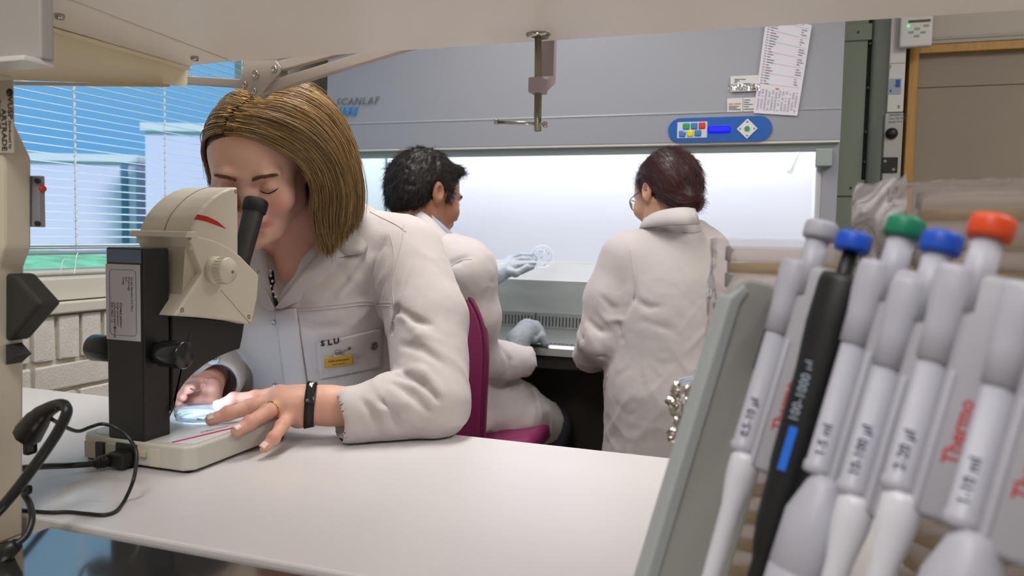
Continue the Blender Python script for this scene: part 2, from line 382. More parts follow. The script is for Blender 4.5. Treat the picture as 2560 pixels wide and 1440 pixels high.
for y in (1.05, 1.60, 1.92, 2.28):
    b = MB(); z = 1.225
    while z < 2.11:
        b.tube([(BX + .016, y - .002, z), (BX + .013, y + .004, z + .007), (BX + .0145, y + .0015, z + .0125)], .0022, 5); z += .0213
    b.tube([(BX + .013, y, 1.2), (BX + .013, y, 2.13)], .0008, 4).build('ladder_cord', M_cord, bl)
MB().tube(spline([(BX + .02, 1.6, 1.205), (BX + .024, 1.59, 1.19), (BX + .026, 1.585, 1.165), (BX + .03, 1.578, 1.15)]), .0012, 5).tube(spline([(BX + .026, 1.57, 1.185), (BX + .03, 1.545, 1.185), (BX + .032, 1.535, 1.15)]), .001, 5).build('pull_cord', M_cord, bl)
# outside
M_facade = mat('pale_facade', 'd6cedd', .9); M_grass = mat('lawn_grass', '7cc08a', .9, bump=(4, 1), var=(3.5, .4)); M_dkglass = mat('facade_glass', '5e7f96', .2)
g = []
for i in range(14):
    t = i / 13; g.append([(XL - .6 - 11 * t, -8 + 3.2 * j, .1 + 1.02 * t ** 1.2 + .05 * math.sin(j * 2.1 + i)) for j in range(12)])
tag(MB().grid(g).build('lawn', M_grass), 'green grass bank outside the window', None, kind='structure')
def building(x0, x1, ytop, dep, label, strips):
    a = CAM + ray(x0, 640) * dep; b = CAM + ray(x1, 640) * dep; top = (CAM + ray((x0 + x1) / 2, ytop) * dep)[2]
    d = b - a; d[2] = 0; L = np.linalg.norm(d); d /= L; n = V(-d[1], d[0], 0)
    if n[0] > 0: n = -n
    M = Matrix(((d[0], n[0], 0, a[0]), (d[1], n[1], 0, a[1]), (0, 0, 1, 0), (0, 0, 0, 1)))
    t = thing('building', label, 'building', (a[0], a[1], 0))
    MB().box((0, 0, -.2), (L, 6, top), 0, 2, M).build('wall', M_facade, t)
    MB().box((-.05, -.06, top), (L + .05, 6, top + .12), 0, 2, M).build('parapet', M_white, t)
    for s0, s1 in strips: MB().box((L * s0, -.03, .9), (L * s1, .02, top - .02), 0, 2, M).build('corner_strip', M_dkglass, t)
building(-420, 342, 400, 13., 'pale low building seen through the blind beyond the lawn', [(.955, .975)])
building(366, 900, 335, 12., 'taller pale building seen through the blind beside the gap', [])
# ------------------------------------------------------------------ laminar flow hood
HX0, HX1, HF, HR, HD = -1.53, .132, 2.40, 2.75, .938
M_hood = mat('hood_paint', '95979f', .35); M_hoodin = mat('hood_interior', 'f0f0f2', .3); M_sash = mat('sash_frame', '9aa3a2', .45, .3); M_cavity = mat('cavity_shade', '3f3833', .7)
M_sideglass = film('side_glass', 'c6dcdc', .75, .05, .1); M_sashglass = film('sash_glass', 'fafbff', .985, .0, .05); M_edge = mat('edge_glint_white', 'f8ffff', .3)
hd = thing('laminar_flow_hood', 'large white laminar flow hood with lit chamber along the back wall', 'fume hood', (-.7, 2.7, 0))
MB().prism([(HF + .03, 1.555), (HF, 1.56), (HF, 1.645), (HF + .004, 1.65), (HF + .03, 2.3), (3.06, 2.3), (3.06, 1.9), (HR + .02, 1.9), (HF + .12, 1.9), (HF + .12, 1.555)], 0, HX0, HX1).build('canopy', M_hood, hd)
MB().box((HX0 + .004, HF - .001, 1.6435), (HX1 - .004, HF + .01, 1.6455)).build('panel_seam', mat('seam_grey', '85878e', .6), hd)
MB().box((HX0, HF + .002, 1.552), (HX1, HF + .02, 1.562), .002).build('canopy_lip', M_white, hd)
MB().box((HX0 + .01, HF + .02, 1.531), (HX1 - .004, HF + .05, 1.556), .002).build('sash_rail', M_sash, hd)
for x0, x1 in ((HX0, HX0 + .05), (HX1 - .042, HX1)):
    MB().box((x0, HF + .02, .0), (x1, HR + .08, 1.556), .003).build('side_post', M_hood, hd)
MB().box((HX1 - .058, HF + .035, HD), (HX1 - .042, HR, 1.556), .002).build('side_rail', M_white, hd)
MB().box((HX1 - .062, HF - .004, 1.485), (HX1 - .018, HF + .03, 1.535), .003).build('sash_guide', M_sash, hd)
MB().box((HX0 + .05, HF + .07, HD), (HX0 + .06, HR + .02, 1.9)).build('side_panel', mat('side_panel_grey', 'b7c6c6', .3), hd)
MB().box((HX0 + .07, HR - .03, HD + .04), (HX0 + .082, HR - .005, 1.9)).build('corner_trim', M_hoodin, hd)
MB().box((HX0 + .05, HR, 1.112), (HX1 - .042, HR + .02, 1.92)).build('rear_panel', M_hoodin, hd)
MB().box((HX0 + .05, HF + .11, 1.9), (HX1 - .042, HR + .02, 1.92)).build('chamber_ceiling', M_hoodin, hd)
MB().box((HX1 - .056, HF + .1, HD), (HX1 - .043, HR + .01, 1.9)).build('inner_side_panel', M_hoodin, hd)
MB().box((HX0 + .05, HR - .004, .99), (HX1 - .042, HR + .016, 1.1125)).build('rear_splash_panel', mat('brushed_back', 'b4b8b4', .35, .75, bump=(60, .2), var=(5, .12), stretch=(1, 1, 6)), hd)
sg = MB().box((HX0 + .05, HF + .03, 1.19), (HX1 - .05, HF + .036, 1.54)).build('sash_glass', M_sashglass, hd)
MB().box((HX0 + .05, HF + .029, 1.1865), (HX1 - .05, HF + .037, 1.1925)).build('sash_edge', M_edge, sg)  # white strip paints the light caught along the pane's lower edge
# tray with rear grille and front slots
MB().prism([(HF - .105, HD - .03), (HF - .1, HD - .008), (HF - .085, HD), (HR, HD), (HR, HD - .012), (HF + .0, HD - .03)], 0, HX0 + .02, HX1 - .02).build('work_tray', M_steel, hd)
MB().box((HX0 + .02, HF - .08, HD - .075), (HX1 - .02, HF - .03, HD - .031), .006).build('tray_front_rail', M_dkmetal, hd)
ns = 5; L0, L1 = HX0 + .06, HX1 - .06; pl = (L1 - L0) / ns
for q in range(ns):
    a, b = L0 + q * pl + .002, L0 + (q + 1) * pl - .002
    gr = MB().box((a, HR - .016, HD + .001), (b, HR - .006, HD + .008)).box((a, HR - .016, HD + .044), (b, HR - .006, HD + .056)).box((a, HR - .006, HD), (b, HR - .003, HD + .054)).build('rear_grille', M_steel, hd)
    m_ = MB(); n = 24
    for k in range(n):
        x = a + (b - a) * (k + .5) / n; m_.box((x - .0042, HR - .017, HD + .008), (x + .0042, HR - .007, HD + .044))
    m_.build('grille_bars', M_steel, gr)
    MB().box((a + .002, HR - .0075, HD + .006), (b - .002, HR - .006, HD + .046)).build('grille_gap', M_hole, gr)
m_ = MB(); x = L0
while x < L1: m_.box((x, HF - .055, HD - .002), (x + .008, HF - .04, HD + .0006)); x += .0135
so = m_.build('front_slots', M_hole, hd); so['kind'] = 'stuff'
MB().box((HX0 + .05, HF + .14, .0), (HX1 - .042, HF + .17, HD - .04)).build('lower_panel', M_cavity, hd)  # dark brown sheet stands in for the shade of the cavity under the tray
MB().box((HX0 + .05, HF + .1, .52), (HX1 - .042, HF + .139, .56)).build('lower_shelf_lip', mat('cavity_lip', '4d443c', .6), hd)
for x, z in ((-.50, .835), (-.505, .70), (-.95, .83)): MB().cyl((x, HF + .135, z), (x, HF + .142, z), .004, n=10).build('screw', M_black, hd)
light('hood_tube_light', 'AREA', (-.7, HF + .23, 1.885), 11.5, (.97, .985, 1.), (1.45, .12), target=(-.7, HF + .23, 0)).parent = None
# lettering on the canopy
_xd, _yd = (1, 0, 0), (0, 0.042, 1)
def canopy(px, py, off=.002):
    p = P(px, py, HF); z = p[2]; return (p[0], HF + max(0, (z - 1.65)) * .04 - off, z)
text('brand_lettering', 'SCANLAF', .034, canopy(838, 263), _xd, _yd, mat('grey_print', '5d5f66', .6), hd, shear=.25, ext=.0003, space=1.12, sx=1.07)
text('model_lettering', 'MARS', .036, canopy(834, 288), _xd, _yd, mat('blue_print', '1c7cc0', .6), hd, shear=.22, bold=.03, ext=.0003, space=1.04)
# control panel
cp = thing('control_panel', 'blue rounded keypad panel with display on the hood front', 'control panel', tuple(P(1798, 323, HF)))
_c = P(1798, 324, HF); hw, hh = .148, .036; pts = []
for s, x0 in ((1, hw - hh), (-1, -(hw - hh))):
    for k in range(13):
        t = math.radians(-90 + 15 * k); pts.append((_c[0] + x0 + s * hh * math.cos(t), _c[2] + s * hh * math.sin(t)))
MB().prism(pts, 1, HF - .004, HF).build('plate', mat('panel_blue', '1059ad', .4), cp)
def pad(name, x0, z0, x1, z1, col, d=.0055, bev=.002, em=None, lab=None):
    return MB().box((_c[0] + x0, HF - d, _c[2] + z0), (_c[0] + x1, HF - .003, _c[2] + z1), bev).build(name, mat(name + col, col, .4, emit=em, estr=1.2), cp, lab)
pad('key_plate', -.121, -.023, -.034, .024, 'cfcdd2', .005, .0005)
for i, (x, z, c, n) in enumerate(((-.095, .011, '1f9a5c', 'green key'), (-.072, .0115, '2f7fbd', 'blue key'), (-.049, .012, 'd2342c', 'red key'), (-.106, -.0105, '2f7fbd', 'blue key with lit corner'), (-.083, -.010, 'e2d32a', 'yellow key'), (-.0605, -.0095, '2f7fbd', 'blue key'))):
    pad('key', x - .0095, z - .0095, x + .0095, z + .0095, c, .007, .003, lab=n)
pad('display', -.032, -.0095, .032, .0085, '1010d0', .006, .004, em='0808ff')
MB().cyl((_c[0] - .1, HF - .009, _c[2] - .003), (_c[0] - .1, HF - .006, _c[2] - .003), .004, n=12).build('indicator_light', mat('indicator', '4040ff', .3, emit='6a6aff', estr=2), cp)
b_ = MB(); cx_ = _c[0] + .079
b_.prism([(cx_ - .029, _c[2]), (cx_, _c[2] - .029), (cx_ + .029, _c[2]), (cx_, _c[2] + .029)], 1, HF - .006, HF - .003).build('arrow_plate', M_white, cp)
MB().cyl((cx_, HF - .008, _c[2]), (cx_, HF - .005, _c[2]), .0075, n=20).build('enter_key', mat('key1f9a5c', '1f9a5c', .4), cp)
for dx, dz in ((0, 1), (0, -1), (1, 0), (-1, 0)):
    x, z = cx_ + dx * .019, _c[2] + dz * .019
    MB().prism([(x + dx * .004, z + dz * .004), (x - dx * .001 + dz * .0035, z - dz * .001 + dx * .0035), (x - dx * .001 - dz * .0035, z - dz * .001 - dx * .0035)], 1, HF - .0068, HF - .0058).build('arrow', mat('arrow_grey', '6e6e74', .6), cp)
# paper sheets and stickers on the canopy
M_paper = mat('paper', 'dcd8e2', .7); M_print = mat('print_grey', '8d8a98', .8); M_red = mat('print_red', 'c08088', .8)
cal = thing('paper_calendar', 'long white printed calendar sheet taped to the hood front', 'paper', tuple(P(1960, 180, HF)))
def sheet(px, py, off): p = P(px, py, HF); return (p[0], HF + max(0, p[2] - 1.65) * .04 - off, p[2])
cor = [(1884, 283), (1993, 290), (2030, 62), (1917, 30)]
pts = [sheet(x, y, .004) for x, y in cor]; back = [(p[0], p[1] + .002, p[2]) for p in pts]
b_ = MB(); b_.poly(pts); b_.poly(back[::-1])
for i in range(4): b_.poly([pts[i], back[i], back[(i + 1) % 4], pts[(i + 1) % 4]])
b_.build('sheet', M_paper, cal)
def q2(u, v, off=.0052):   # u across, v up, on the sheet
    a = V(*cor[0]) * (1 - u) * (1 - v) + V(*cor[1]) * u * (1 - v) + V(*cor[2]) * u * v + V(*cor[3]) * (1 - u) * v; return sheet(a[0], a[1], off)
b_ = MB(); r_ = MB()
for k in range(26):
    v = .30 + k * .027
    for u0, u1 in ((.06, .1), (.13, .13 + random.uniform(.05, .2)), (.2, .95) if k % 4 == 0 else (.8, random.uniform(.82, .95))):
        (r_ if k % 7 == 5 else b_).poly([q2(u0, v), q2(u1, v), q2(u1, v + (.002 if u1 > .9 and u0 < .3 else .008)), q2(u0, v + (.002 if u1 > .9 and u0 < .3 else .008))])
for i in range(12):
    for k in range(13):
        if random.random() < .85: u, v = .05 + i * .077, .04 + k * .0165; b_.poly([q2(u, v), q2(u + .04, v), q2(u + .04, v + .006), q2(u, v + .006)])
b_.build('printing', M_print, cal); r_.build('red_printing', M_red, cal)
MB().poly([q2(.42, .258), q2(.5, .258), q2(.5, .272), q2(.42, .272)]).build('orange_mark', mat('orange_mark', 'd08030', .7), cal)
def card(name, label, x0, y0, x1, y1, off):
    t = thing(name, label, 'sticker', tuple(P((x0 + x1) / 2, (y0 + y1) / 2, HF)))
    p = [sheet(*c, off) for c in ((x0, y1), (x1, y1 - 3), (x1, y0 - 3), (x0, y0))]; bk = [(a, b + off * .8, c) for a, b, c in p]; m_ = MB(); m_.poly(p)
    for i in range(4): m_.poly([p[i], bk[i], bk[(i + 1) % 4], p[(i + 1) % 4]])
    m_.build('card', mat('card_white', 'd6d2d2', .5), t); return t
def lines(t, rows, m, off): 
    b = MB()
    for x0, x1, y, h in rows: b.poly([sheet(x0, y + h, off), sheet(x1, y + h, off), sheet(x1, y, off), sheet(x0, y, off)])
    b.build('printing', m, t)
c1 = card('service_sticker', 'white service sticker with orange name under the plastic pocket', 1818, 246, 1896, 281, .001)
lines(c1, [(1822, 1848, 265, 2), (1822, 1842, 269, 2), (1822, 1852, 273, 2), (1860, 1876, 249, 2), (1860, 1873, 255, 2), (1860, 1882, 260, 2), (1860, 1872, 266, 2), (1860, 1884, 272, 2), (1857, 1858, 245, 33)], mat('print_dark', '5a5a60', .8), .0014)
text('sticker_name', 'vita∷vento', .0082, sheet(1821, 262, .0016), _xd, _yd, mat('print_orange', 'd8743c', .7), c1, bold=.01, ext=.0001)
c2 = card('plastic_pocket', 'clear plastic pocket holding a printed contact card on the hood', 1826, 190, 1898, 230, .0015)
lines(c2, [(1836, 1864, 197, 2), (1836, 1848, 201, 2), (1836, 1842, 205, 2), (1858, 1878, 208, 2), (1858, 1884, 212, 2)], mat('print_dark', '5a5a60', .8), .002)
g = [[sheet(1820 + 80 * i / 30, 210 + 16 * j / 4 + random.uniform(-2, 2), .004 + random.uniform(0, .006)) for j in range(5)] for i in range(31)]
MB().grid(g, 0, False).build('crinkled_edge', film('pocket_film', 'ffffff', .55, .08, .5), c2)
tp = [P(2046, 372, HR - .003), P(2036, 372, HR - .003), P(2012, 425, HR - .003), P(2020, 428, HR - .003)]
tag(MB().prism([(p[0] - .055, p[2]) for p in tp], 1, HR - .004, HR - .001).build('tape_strip', mat('green_tape', 'dfe8c8', .6)), 'pale green tape strip stuck in the corner of the hood chamber', 'tape')
# ------------------------------------------------------------------ wall fittings to the side of the hood
YW = 3.02
M_duct = mat('pale_green_paint', 'b9c4bb', .45); M_duct2 = mat('sage_panel', '98a291', .6)
wp = thing('wall_upright', 'sage green steel wall upright with brackets next to the hood', 'post', (.2, YW, 0))
x0, x1 = P(2108, 300, YW)[0], P(2160, 300, YW)[0]
MB().box((x0 - .05, YW, 0), (x1, YB - .002, ZC - .005)).build('panel', M_duct2, wp)
for y in (82, 470):
    z = P(2140, y, YW)[2]; MB().box((x0 - .05, YW - .008, z - .028), (x1 + .012, YW, z + .028), .002).build('bracket', M_duct2, wp); MB().cyl((x0 + .035, YW - .012, z), (x0 + .035, YW - .007, z), .004, n=8).build('bolt', M_dkmetal, wp)
for y in (110, 220, 330, 405): z = P(2165, y, YW)[2]; MB().cyl((x1 + .008, YW - .006, z), (x1 + .008, YW + .002, z), .0045, n=8).build('bolt', M_dkmetal, wp)
MB().box((x1, YW + .01, 0), (x1 + .014, YB - .002, ZC - .005)).build('gap_shade_strip', M_hole, wp)  # solid strip, the shade between upright and duct put into its dark colour
xd0, xd1 = x1 + .014, P(2240, 300, 2.98)[0] + .01
tag(MB().cyl(((xd0 + xd1) / 2, 3.03, .001), ((xd0 + xd1) / 2, 3.03, ZC - .004), (xd1 - xd0) / 2, n=40).build('ventilation_duct', M_duct), 'pale round vertical duct between upright and trunking', 'duct')
YT = 2.93
tr = thing('cable_trunking', 'white wall trunking with sockets and safety sticker beside the pine frame', 'trunking', (.36, YT, 0))
a, b = P(2221, 200, YT)[0], P(2262, 200, YT)[0]; zt = P(2240, 283, YT)[2]
MB().box((a, YT, zt + .004), (b, 2.985, ZC - .005), .003).build('upper_cover', M_white, tr)
for y in (158, ): z = P(2240, y, YT)[2]; MB().box((a - .0005, YT - .0015, z - .001), (b + .0005, YT + .001, z + .001)).build('joint', M_sash, tr)
a2, b2 = P(2209, 350, YT)[0] + .0, P(2255, 350, YT)[0]
MB().box((a2, YT - .008, .4), (b2, 2.985, zt), .003).build('socket_cover', mat('trunk_grey', 'b4b2ae', .45), tr)
def tpatch(name, x0, y0, x1, y1, m, d): p, q = P(x0, y1, YT), P(x1, y0, YT); return MB().box((p[0], YT - d, p[2]), (q[0], YT, q[2]), .001).build(name, m, tr)
tpatch('safety_sticker', 2219, 196, 2254, 237, mat('sticker_grey', '9fabb8', .5), .0015); tpatch('blue_mark', 2238, 199, 2251, 219, mat('sticker_blue', '1d57b0', .5), .002); tpatch('blue_dot', 2223, 224, 2229, 231, mat('sticker_blue', '1d57b0', .5), .002)
tpatch('red_mark', 2234, 212, 2238, 215, mat('sticker_red', 'b84030', .5), .002)
tpatch('small_mark', 2221, 163, 2228, 171, mat('mark_tan', 'a09080', .6), .001); tpatch('small_mark', 2243, 263, 2250, 271, mat('mark_tan', 'a09080', .6), .001)
lz = P(2230, 300, YT)[2]
for k, s in enumerate(('400/230V 50 Hz', 'max 16A 3N PE', 'grupp 32 A')): text('socket_text', s, .009, (a2 + .012, YT - .0088, lz + .012 - k * .011), (1, 0, 0), (0, 0, 1), mat('print_dark', '5a5a60', .8), tr, ext=.0001)
p = P(2229, 334, YT - .01); MB().lathe([(.019, 0), (.019, .006), (.014, .014), (.011, .018), (0, .018)], (p[0], YT - .008, p[2]), (0, -1, 0)).build('rotary_switch', M_black, tr)
p, q = P(2203, 432, YT - .01), P(2245, 393, YT - .01); MB().box((p[0], YT - .014, p[2]), (q[0], YT - .007, q[2]), .002).build('black_socket', M_black, tr)
for sx_, sz_ in ((.2, .75), (.75, .2)): MB().cyl((p[0] + (q[0] - p[0]) * sx_, YT - .016, p[2] + (q[2] - p[2]) * sz_), (p[0] + (q[0] - p[0]) * sx_, YT - .013, p[2] + (q[2] - p[2]) * sz_), .005, n=10).build('socket_screw', M_chrome, tr)
# pine framed panel door
M_pine = mat('pine', 'b98a45', .5, var=(14, .15), stretch=(6, 6, .6)); M_board = mat('grey_brown_board', '948879', .6, var=(3, .06))
d1 = thing('door_1', 'pine framed door with grey brown panel beside the trunking', None, (.6, YW, 0), kind='structure')
a, b = P(2266, 250, YW)[0], P(2289, 250, YW)[0]; zt = P(2400, 112, YW)[2]
MB().box((a, YW - .03, 0), (b, YB - .002, zt), .002).build('frame_side', M_pine, d1)
MB().box((b, YW - .03, zt - .028), (1.6, YB - .002, zt), .002).build('frame_top', M_pine, d1)
zs = P(2400, 216, YW)[2]
MB().box((b, YW, 0), (1.6, YB - .002, zs - .002)).build('lower_panel', M_board, d1); MB().box((b, YW + .001, zs + .002), (1.6, YB - .002, zt - .027)).build('upper_panel', M_board, d1)
MB().box((b, YW + .002, zs - .002), (1.6, YB - .002, zs + .002)).build('panel_joint', mat('joint_brown', '5c544b', .7), d1)
t1 = MB().box((a, YW - .034, zt), (1.6, YB - .002, zt + .012), .002).box((a, YW - .026, zt + .014), (1.6, YB - .002, zt + .024), .002).build('trim_1', mat('trim_grey', 'a9a398', .5)); tag(t1, 'grey moulding above the pine door frame', kind='structure')
tag(MB().box((a, YW + .0, zt + .026), (1.6, YB - .002, ZC - .005)).build('trim_2', mat('header_paint', 'c0b7ac', .6)), 'beige header panel above the pine door', kind='structure')
# room controller
yc = 2.9; a, b = P(2249, 80, yc), P(2330, 114, yc)
rc = thing('room_controller', 'white wall controller with green light above the pine frame', 'thermostat', (a[0], yc, b[2]))
MB().box((a[0], yc, b[2]), (b[0], 2.927, a[2] + .09), .006).build('body', M_white, rc)
MB().box((a[0] + .025, yc - .002, P(2290, 56, yc)[2]), (b[0] - .008, yc + .002, P(2290, 50, yc)[2])).build('display', mat('brown_display', '5c5348', .3), rc)
p = P(2271, 65, yc); MB().cyl((p[0], yc - .003, p[2]), (p[0], yc + .001, p[2]), .004, n=12).build('green_light', mat('green_led', '20e080', .3, emit='20e080', estr=1.5), rc)
for x, y in ((2293, 72), (2278, 81), (2308, 81), (2292, 90), (2316, 64)): p = P(x, y, yc); MB().box((p[0] - .008, yc - .0015, p[2] - .004), (p[0] + .008, yc + .001, p[2] + .004), .001).build('button', mat('key_grey', 'a9a7a6', .6), rc)
# ------------------------------------------------------------------ bench, dark side bench, overhead shelf
M_top = mat('bench_laminate', 'd0cccb', .3, spec=.4, var=(3, .02)); M_leg = mat('bench_leg', 'b9b7b2', .4)
bn = thing('lab_bench', 'long white laminate laboratory bench under the microscope', 'bench', (-.3, 1., 0))
MB().box((-1.735, .692, .892), (1.3, 1.26, DESK), .003).build('worktop', M_top, bn)
for x in (-1.65, -.2, 1.2):
    for y in (.76, 1.19): MB().box((x - .025, y - .025, 0), (x + .025, y + .025, .892)).build('leg', M_leg, bn)
MB().box((-1.65, 1.17, .80), (1.2, 1.2, .86)).build('apron', M_leg, bn)
M_gloss = mat('polished_steel_top', 'a8a6a4', .1, .95, bump=(14, .02), var=(6, .1))
sb = thing('side_bench', 'polished steel bench top in front of the white bench', 'bench', (-.3, .4, 0))
MB().box((-.815, .02, .872), (.9, .689, .914), .002).build('worktop', M_gloss, sb)
for x in (-.75, .82):
    for y in (.08, .6): MB().box((x - .025, y - .025, 0), (x + .025, y + .025, .872)).build('leg', M_dkmetal, sb)
M_wood = mat('box_wood', '8a6437', .6, var=(9, .2), stretch=(1, 6, 1))
bx = thing('wooden_crate', 'open brown wooden crate at the end of the steel bench top', 'crate', (-.9, .58, .0))
MB().box((-1.02, .40, .0), (-.82, .68, .70)).build('stand', M_dkmetal, bx)
MB().box((-.832, .40, .70), (-.82, .685, .888)).build('side_board', M_wood, bx); MB().box((-.97, .40, .70), (-.958, .685, .888)).build('side_board', M_wood, bx)
MB().box((-.958, .673, .70), (-.832, .685, .888)).build('end_board', M_wood, bx); MB().box((-.958, .40, .70), (-.832, .412, .86)).build('end_board', M_wood, bx); MB().box((-.958, .412, .70), (-.832, .673, .712)).build('base_board', M_wood, bx)
# shelf board with its sheet metal bracket
M_shelf = mat('shelf_laminate', 'fbf3e9', .42, spec=.3); M_brk = mat('bracket_paint', 'f2e7ca', .45)
sh = thing('bench_shelf', 'white laminate shelf board running over the bench', 'shelf', (-.2, .9, 1.535))
MB().box((-.98, .62, 1.536), (1.4, 1.042, 1.562), .0015).build('board', M_shelf, sh)
bk = MB().prism([(.45, 1.40), (.726, 1.452), (1.0, 1.496), (1.045, 1.502), (1.05, 1.508), (1.05, 1.5355), (.45, 1.5355)], 0, -.932, -.929).build('bracket', M_brk, sh, 'cream sheet metal bracket')
MB().prism([(-.929, .45), (-.929, 1.052), (-.905, 1.034), (-.83, 1.026), (-.80, .70), (-.78, .45)], 2, 1.5325, 1.5355).build('flange', M_shelf, bk)
MB().bar((-.925, .45, 1.399), (-.925, .998, 1.4945), .016, .004).build('lower_lip', mat('bracket_edge', 'c8ae82', .5), bk)
MB().bar((-.924, .5, 1.527), (-.924, 1.045, 1.530), .016, .006, bev=.002).build('bend', M_brk, bk)
for y in (.75, .985): MB().lathe([(.0, -.006), (.005, -.006), (.006, -.003), (.006, .001)], (-.858, y, 1.5325)).build('bolt', M_chrome, bk)
bo = thing('junction_box', 'grey box hanging under the near end of the shelf', 'box', (-.8, .625, 1.44))
MB().box((-.90, .618, 1.4435), (-.733, .634, 1.532), .002).build('body', mat('box_grey', 'a7a49f', .5), bo)
MB().box((-.90, .60, 1.438), (-.735, .6345, 1.4435), .001).build('base_plate', M_white, bo); MB().cyl((-.806, .614, 1.492), (-.806, .62, 1.492), .007, n=12).build('screw', M_dkmetal, bo)
# swing arm with its hinge plate
M_arm = mat('arm_paint', 'b5aaa0', .4, .1)
YA = 1.085
sa = thing('swing_arm', 'pale metal swing arm with bolted hinge plate under the shelf', 'lamp arm', tuple(P(640, 190, YA)))
pl_ = [(612, 150), (690, 152), (702, 168), (700, 180), (650, 236), (640, 243), (630, 238), (606, 216), (596, 204), (604, 198)]
MB().prism([(P(x, y, YA)[0], P(x, y, YA)[2]) for x, y in pl_], 1, YA - .0015, YA + .0015).build('hinge_plate', M_arm, sa)
MB().prism([(P(x, y, YA)[0], P(x, y, YA)[2]) for x, y in pl_], 1, YA + .02, YA + .023).build('hinge_plate', M_arm, sa)
for x, y, r in ((641, 187, .0065), (688, 174, .0055), (613, 212, .005), (637, 228, .005)):
    p = P(x, y, YA); MB().lathe([(r * 1.0, 0), (r, .003), (r * .55, .0035), (r * .5, .0015), (0, .0015)], (p[0], YA - .001, p[2]), (0, -1, 0), 16).build('bolt', M_chrome, sa)
def arm(a, b, w, h, ya): MB().bar((P(*a, ya)), (P(*b, ya)), w, h, bev=.0015).build('arm_tube', M_arm, sa)
arm((380, 196), (612, 210), .012, .0135, YA + .012); arm((650, 226), (1060, 100), .013, .017, YA + .012); arm((690, 170), (960, 96), .013, .015, YA + .012)
MB().bar(P(1052, 92, YA + .012), P(1052, 60, YA + .012), .02, .03).build('mount_block', M_arm, sa)
# screw clamp on the shelf edge
cl = thing('screw_clamp', 'steel screw clamp gripping the shelf edge above the hood', 'clamp', (-.315, 1., 1.41))
MB().lathe([(.0165, 0), (.0165, -.0012), (.013, -.004), (.006, -.0055), (0, -.0055)], (-.318, 1.004, 1.5355)).build('pad', M_chrome, cl)
MB().cyl((-.318, 1.003, 1.531), (-.314, .997, 1.409), .0047, n=16).build('spindle', mat('brass_steel', '9a9580', .35, .9), cl)
m_ = MB(); 
for k in range(24): m_.lathe([(.0047, 0), (.0053, .0006), (.0047, .0012)], (-.3148, .998, 1.425 + k * .0014), n=12)
m_.build('thread', mat('brass_steel'), cl)['kind'] = 'stuff'
MB().cyl((-.372, .999, 1.4225), (-.304, .996, 1.4175), .0023, n=12).build('tommy_bar', M_chrome, cl)
for x, z in ((-.3725, 1.4225), (-.304, 1.4175)): MB().lathe([(.0, -.0025), (.004, -.002), (.004, .002), (0, .0025)], (x, .998, z), (1, 0, -.07), 12).build('bar_end', M_chrome, cl)
M_cl = mat('clamp_paint', 'b3a3ab', .5)
MB().box((-.326, .988, 1.458), (-.306, 1.012, 1.478), .002).build('collar', M_cl, cl)
MB().prism([(1.008, 1.459), (1.058, 1.482), (1.062, 1.60), (1.048, 1.60), (1.046, 1.49), (1.008, 1.476)], 0, -.327, -.309).build('jaw', M_cl, cl)
MB().box((-.33, .98, 1.5625), (-.306, 1.062, 1.60), .002).build('upper_jaw', M_cl, cl)
# ------------------------------------------------------------------ instrument and cables in the near corner
M_inst = mat('instrument_cream', 'd0c6b2', .45, bump=(500, .05)); M_cab = mat('cable_black', '1b1a1a', .4)
yi = .645
ins = thing('lab_instrument', 'tall cream instrument housing with printed label in the near corner', 'instrument', (-.9, yi, .9))
pr = [(38, 190), (40, 312), (80, 395), (80, 620), (62, 668), (60, 1420)]; pp = [P(x, y, yi + .035) for x, y in pr]
poly = [(p[0], p[2]) for p in pp]; poly = [(x, max(z, .9005)) for x, z in poly]; poly += [(-1.0, .9005), (-1.0, poly[0][1])]
MB().prism(poly, 1, yi, yi + .035, .004).build('housing', M_inst, ins)
p = P(34, 200, yi); MB().box((-1.0, yi - .002, P(30, 383, yi)[2]), (p[0], yi, p[2]), .0005).build('label_plate', mat('label_grey', 'b5ab9d', .5), ins)
def itext(s, px, py, size, bold=.0): q = P(px, py, yi - .0025); text('label_text', s, size, q, (0, 0, -1), (1, 0, 0), M_black, ins, bold=bold, ext=.0001)
itext('VUSP', 19, 242, .0105, .02); itext('distributed by', 21, 300, .0056); itext('ARTRADE', 3, 272, .0105, .015); itext('VENTUR', -12, 235, .0105)
MB().lathe([(.0045, 0), (.0045, .001), (0, .001)], P(25, 232, yi - .002), (0, -1, 0), 20).build('label_mark', M_black, ins)
a, b = P(80, 440, yi + .04), P(107, 568, yi + .04)
MB().box((a[0] - .02, yi + .036, b[2]), (b[0], yi + .044, a[2]), .001).build('control_plate', mat('plate_grey', '8f8a90', .5), ins)
for x, y in ((96, 452), (96, 559)): q = P(x, y, yi + .036); MB().cyl((q[0], yi + .033, q[2]), (q[0], yi + .037, q[2]), .003, n=10).build('screw', M_black, ins)
q = P(108, 472, yi + .04); MB().lathe([(.004, 0), (.0042, .004), (.003, .006), (0, .006)], (q[0] - .004, yi + .04, q[2]), (1, 0, 0), 14).build('red_button', mat('red_button', 'c03028', .35), ins, 'red push button')
pts = [P(50, 682, yi + .034), P(78, 683, yi + .034), P(145, 757, yi + .034), P(64, 850, yi + .034), P(50, 840, yi + .034)]
apex = [(p_[0], p_[2]) for p_ in pts]; MB().prism(apex, 1, yi + .012, yi + .040, .004).build('lamp_cover', mat('rubber_black', '2e2b28', .6), ins)
MB().prism([(P(x, y, yi + .03)[0], P(x, y, yi + .03)[2]) for x, y in ((55, 856), (79, 884), (55, 906))], 1, yi + .01, yi + .03).build('lower_fin', mat('rubber_black'), ins)
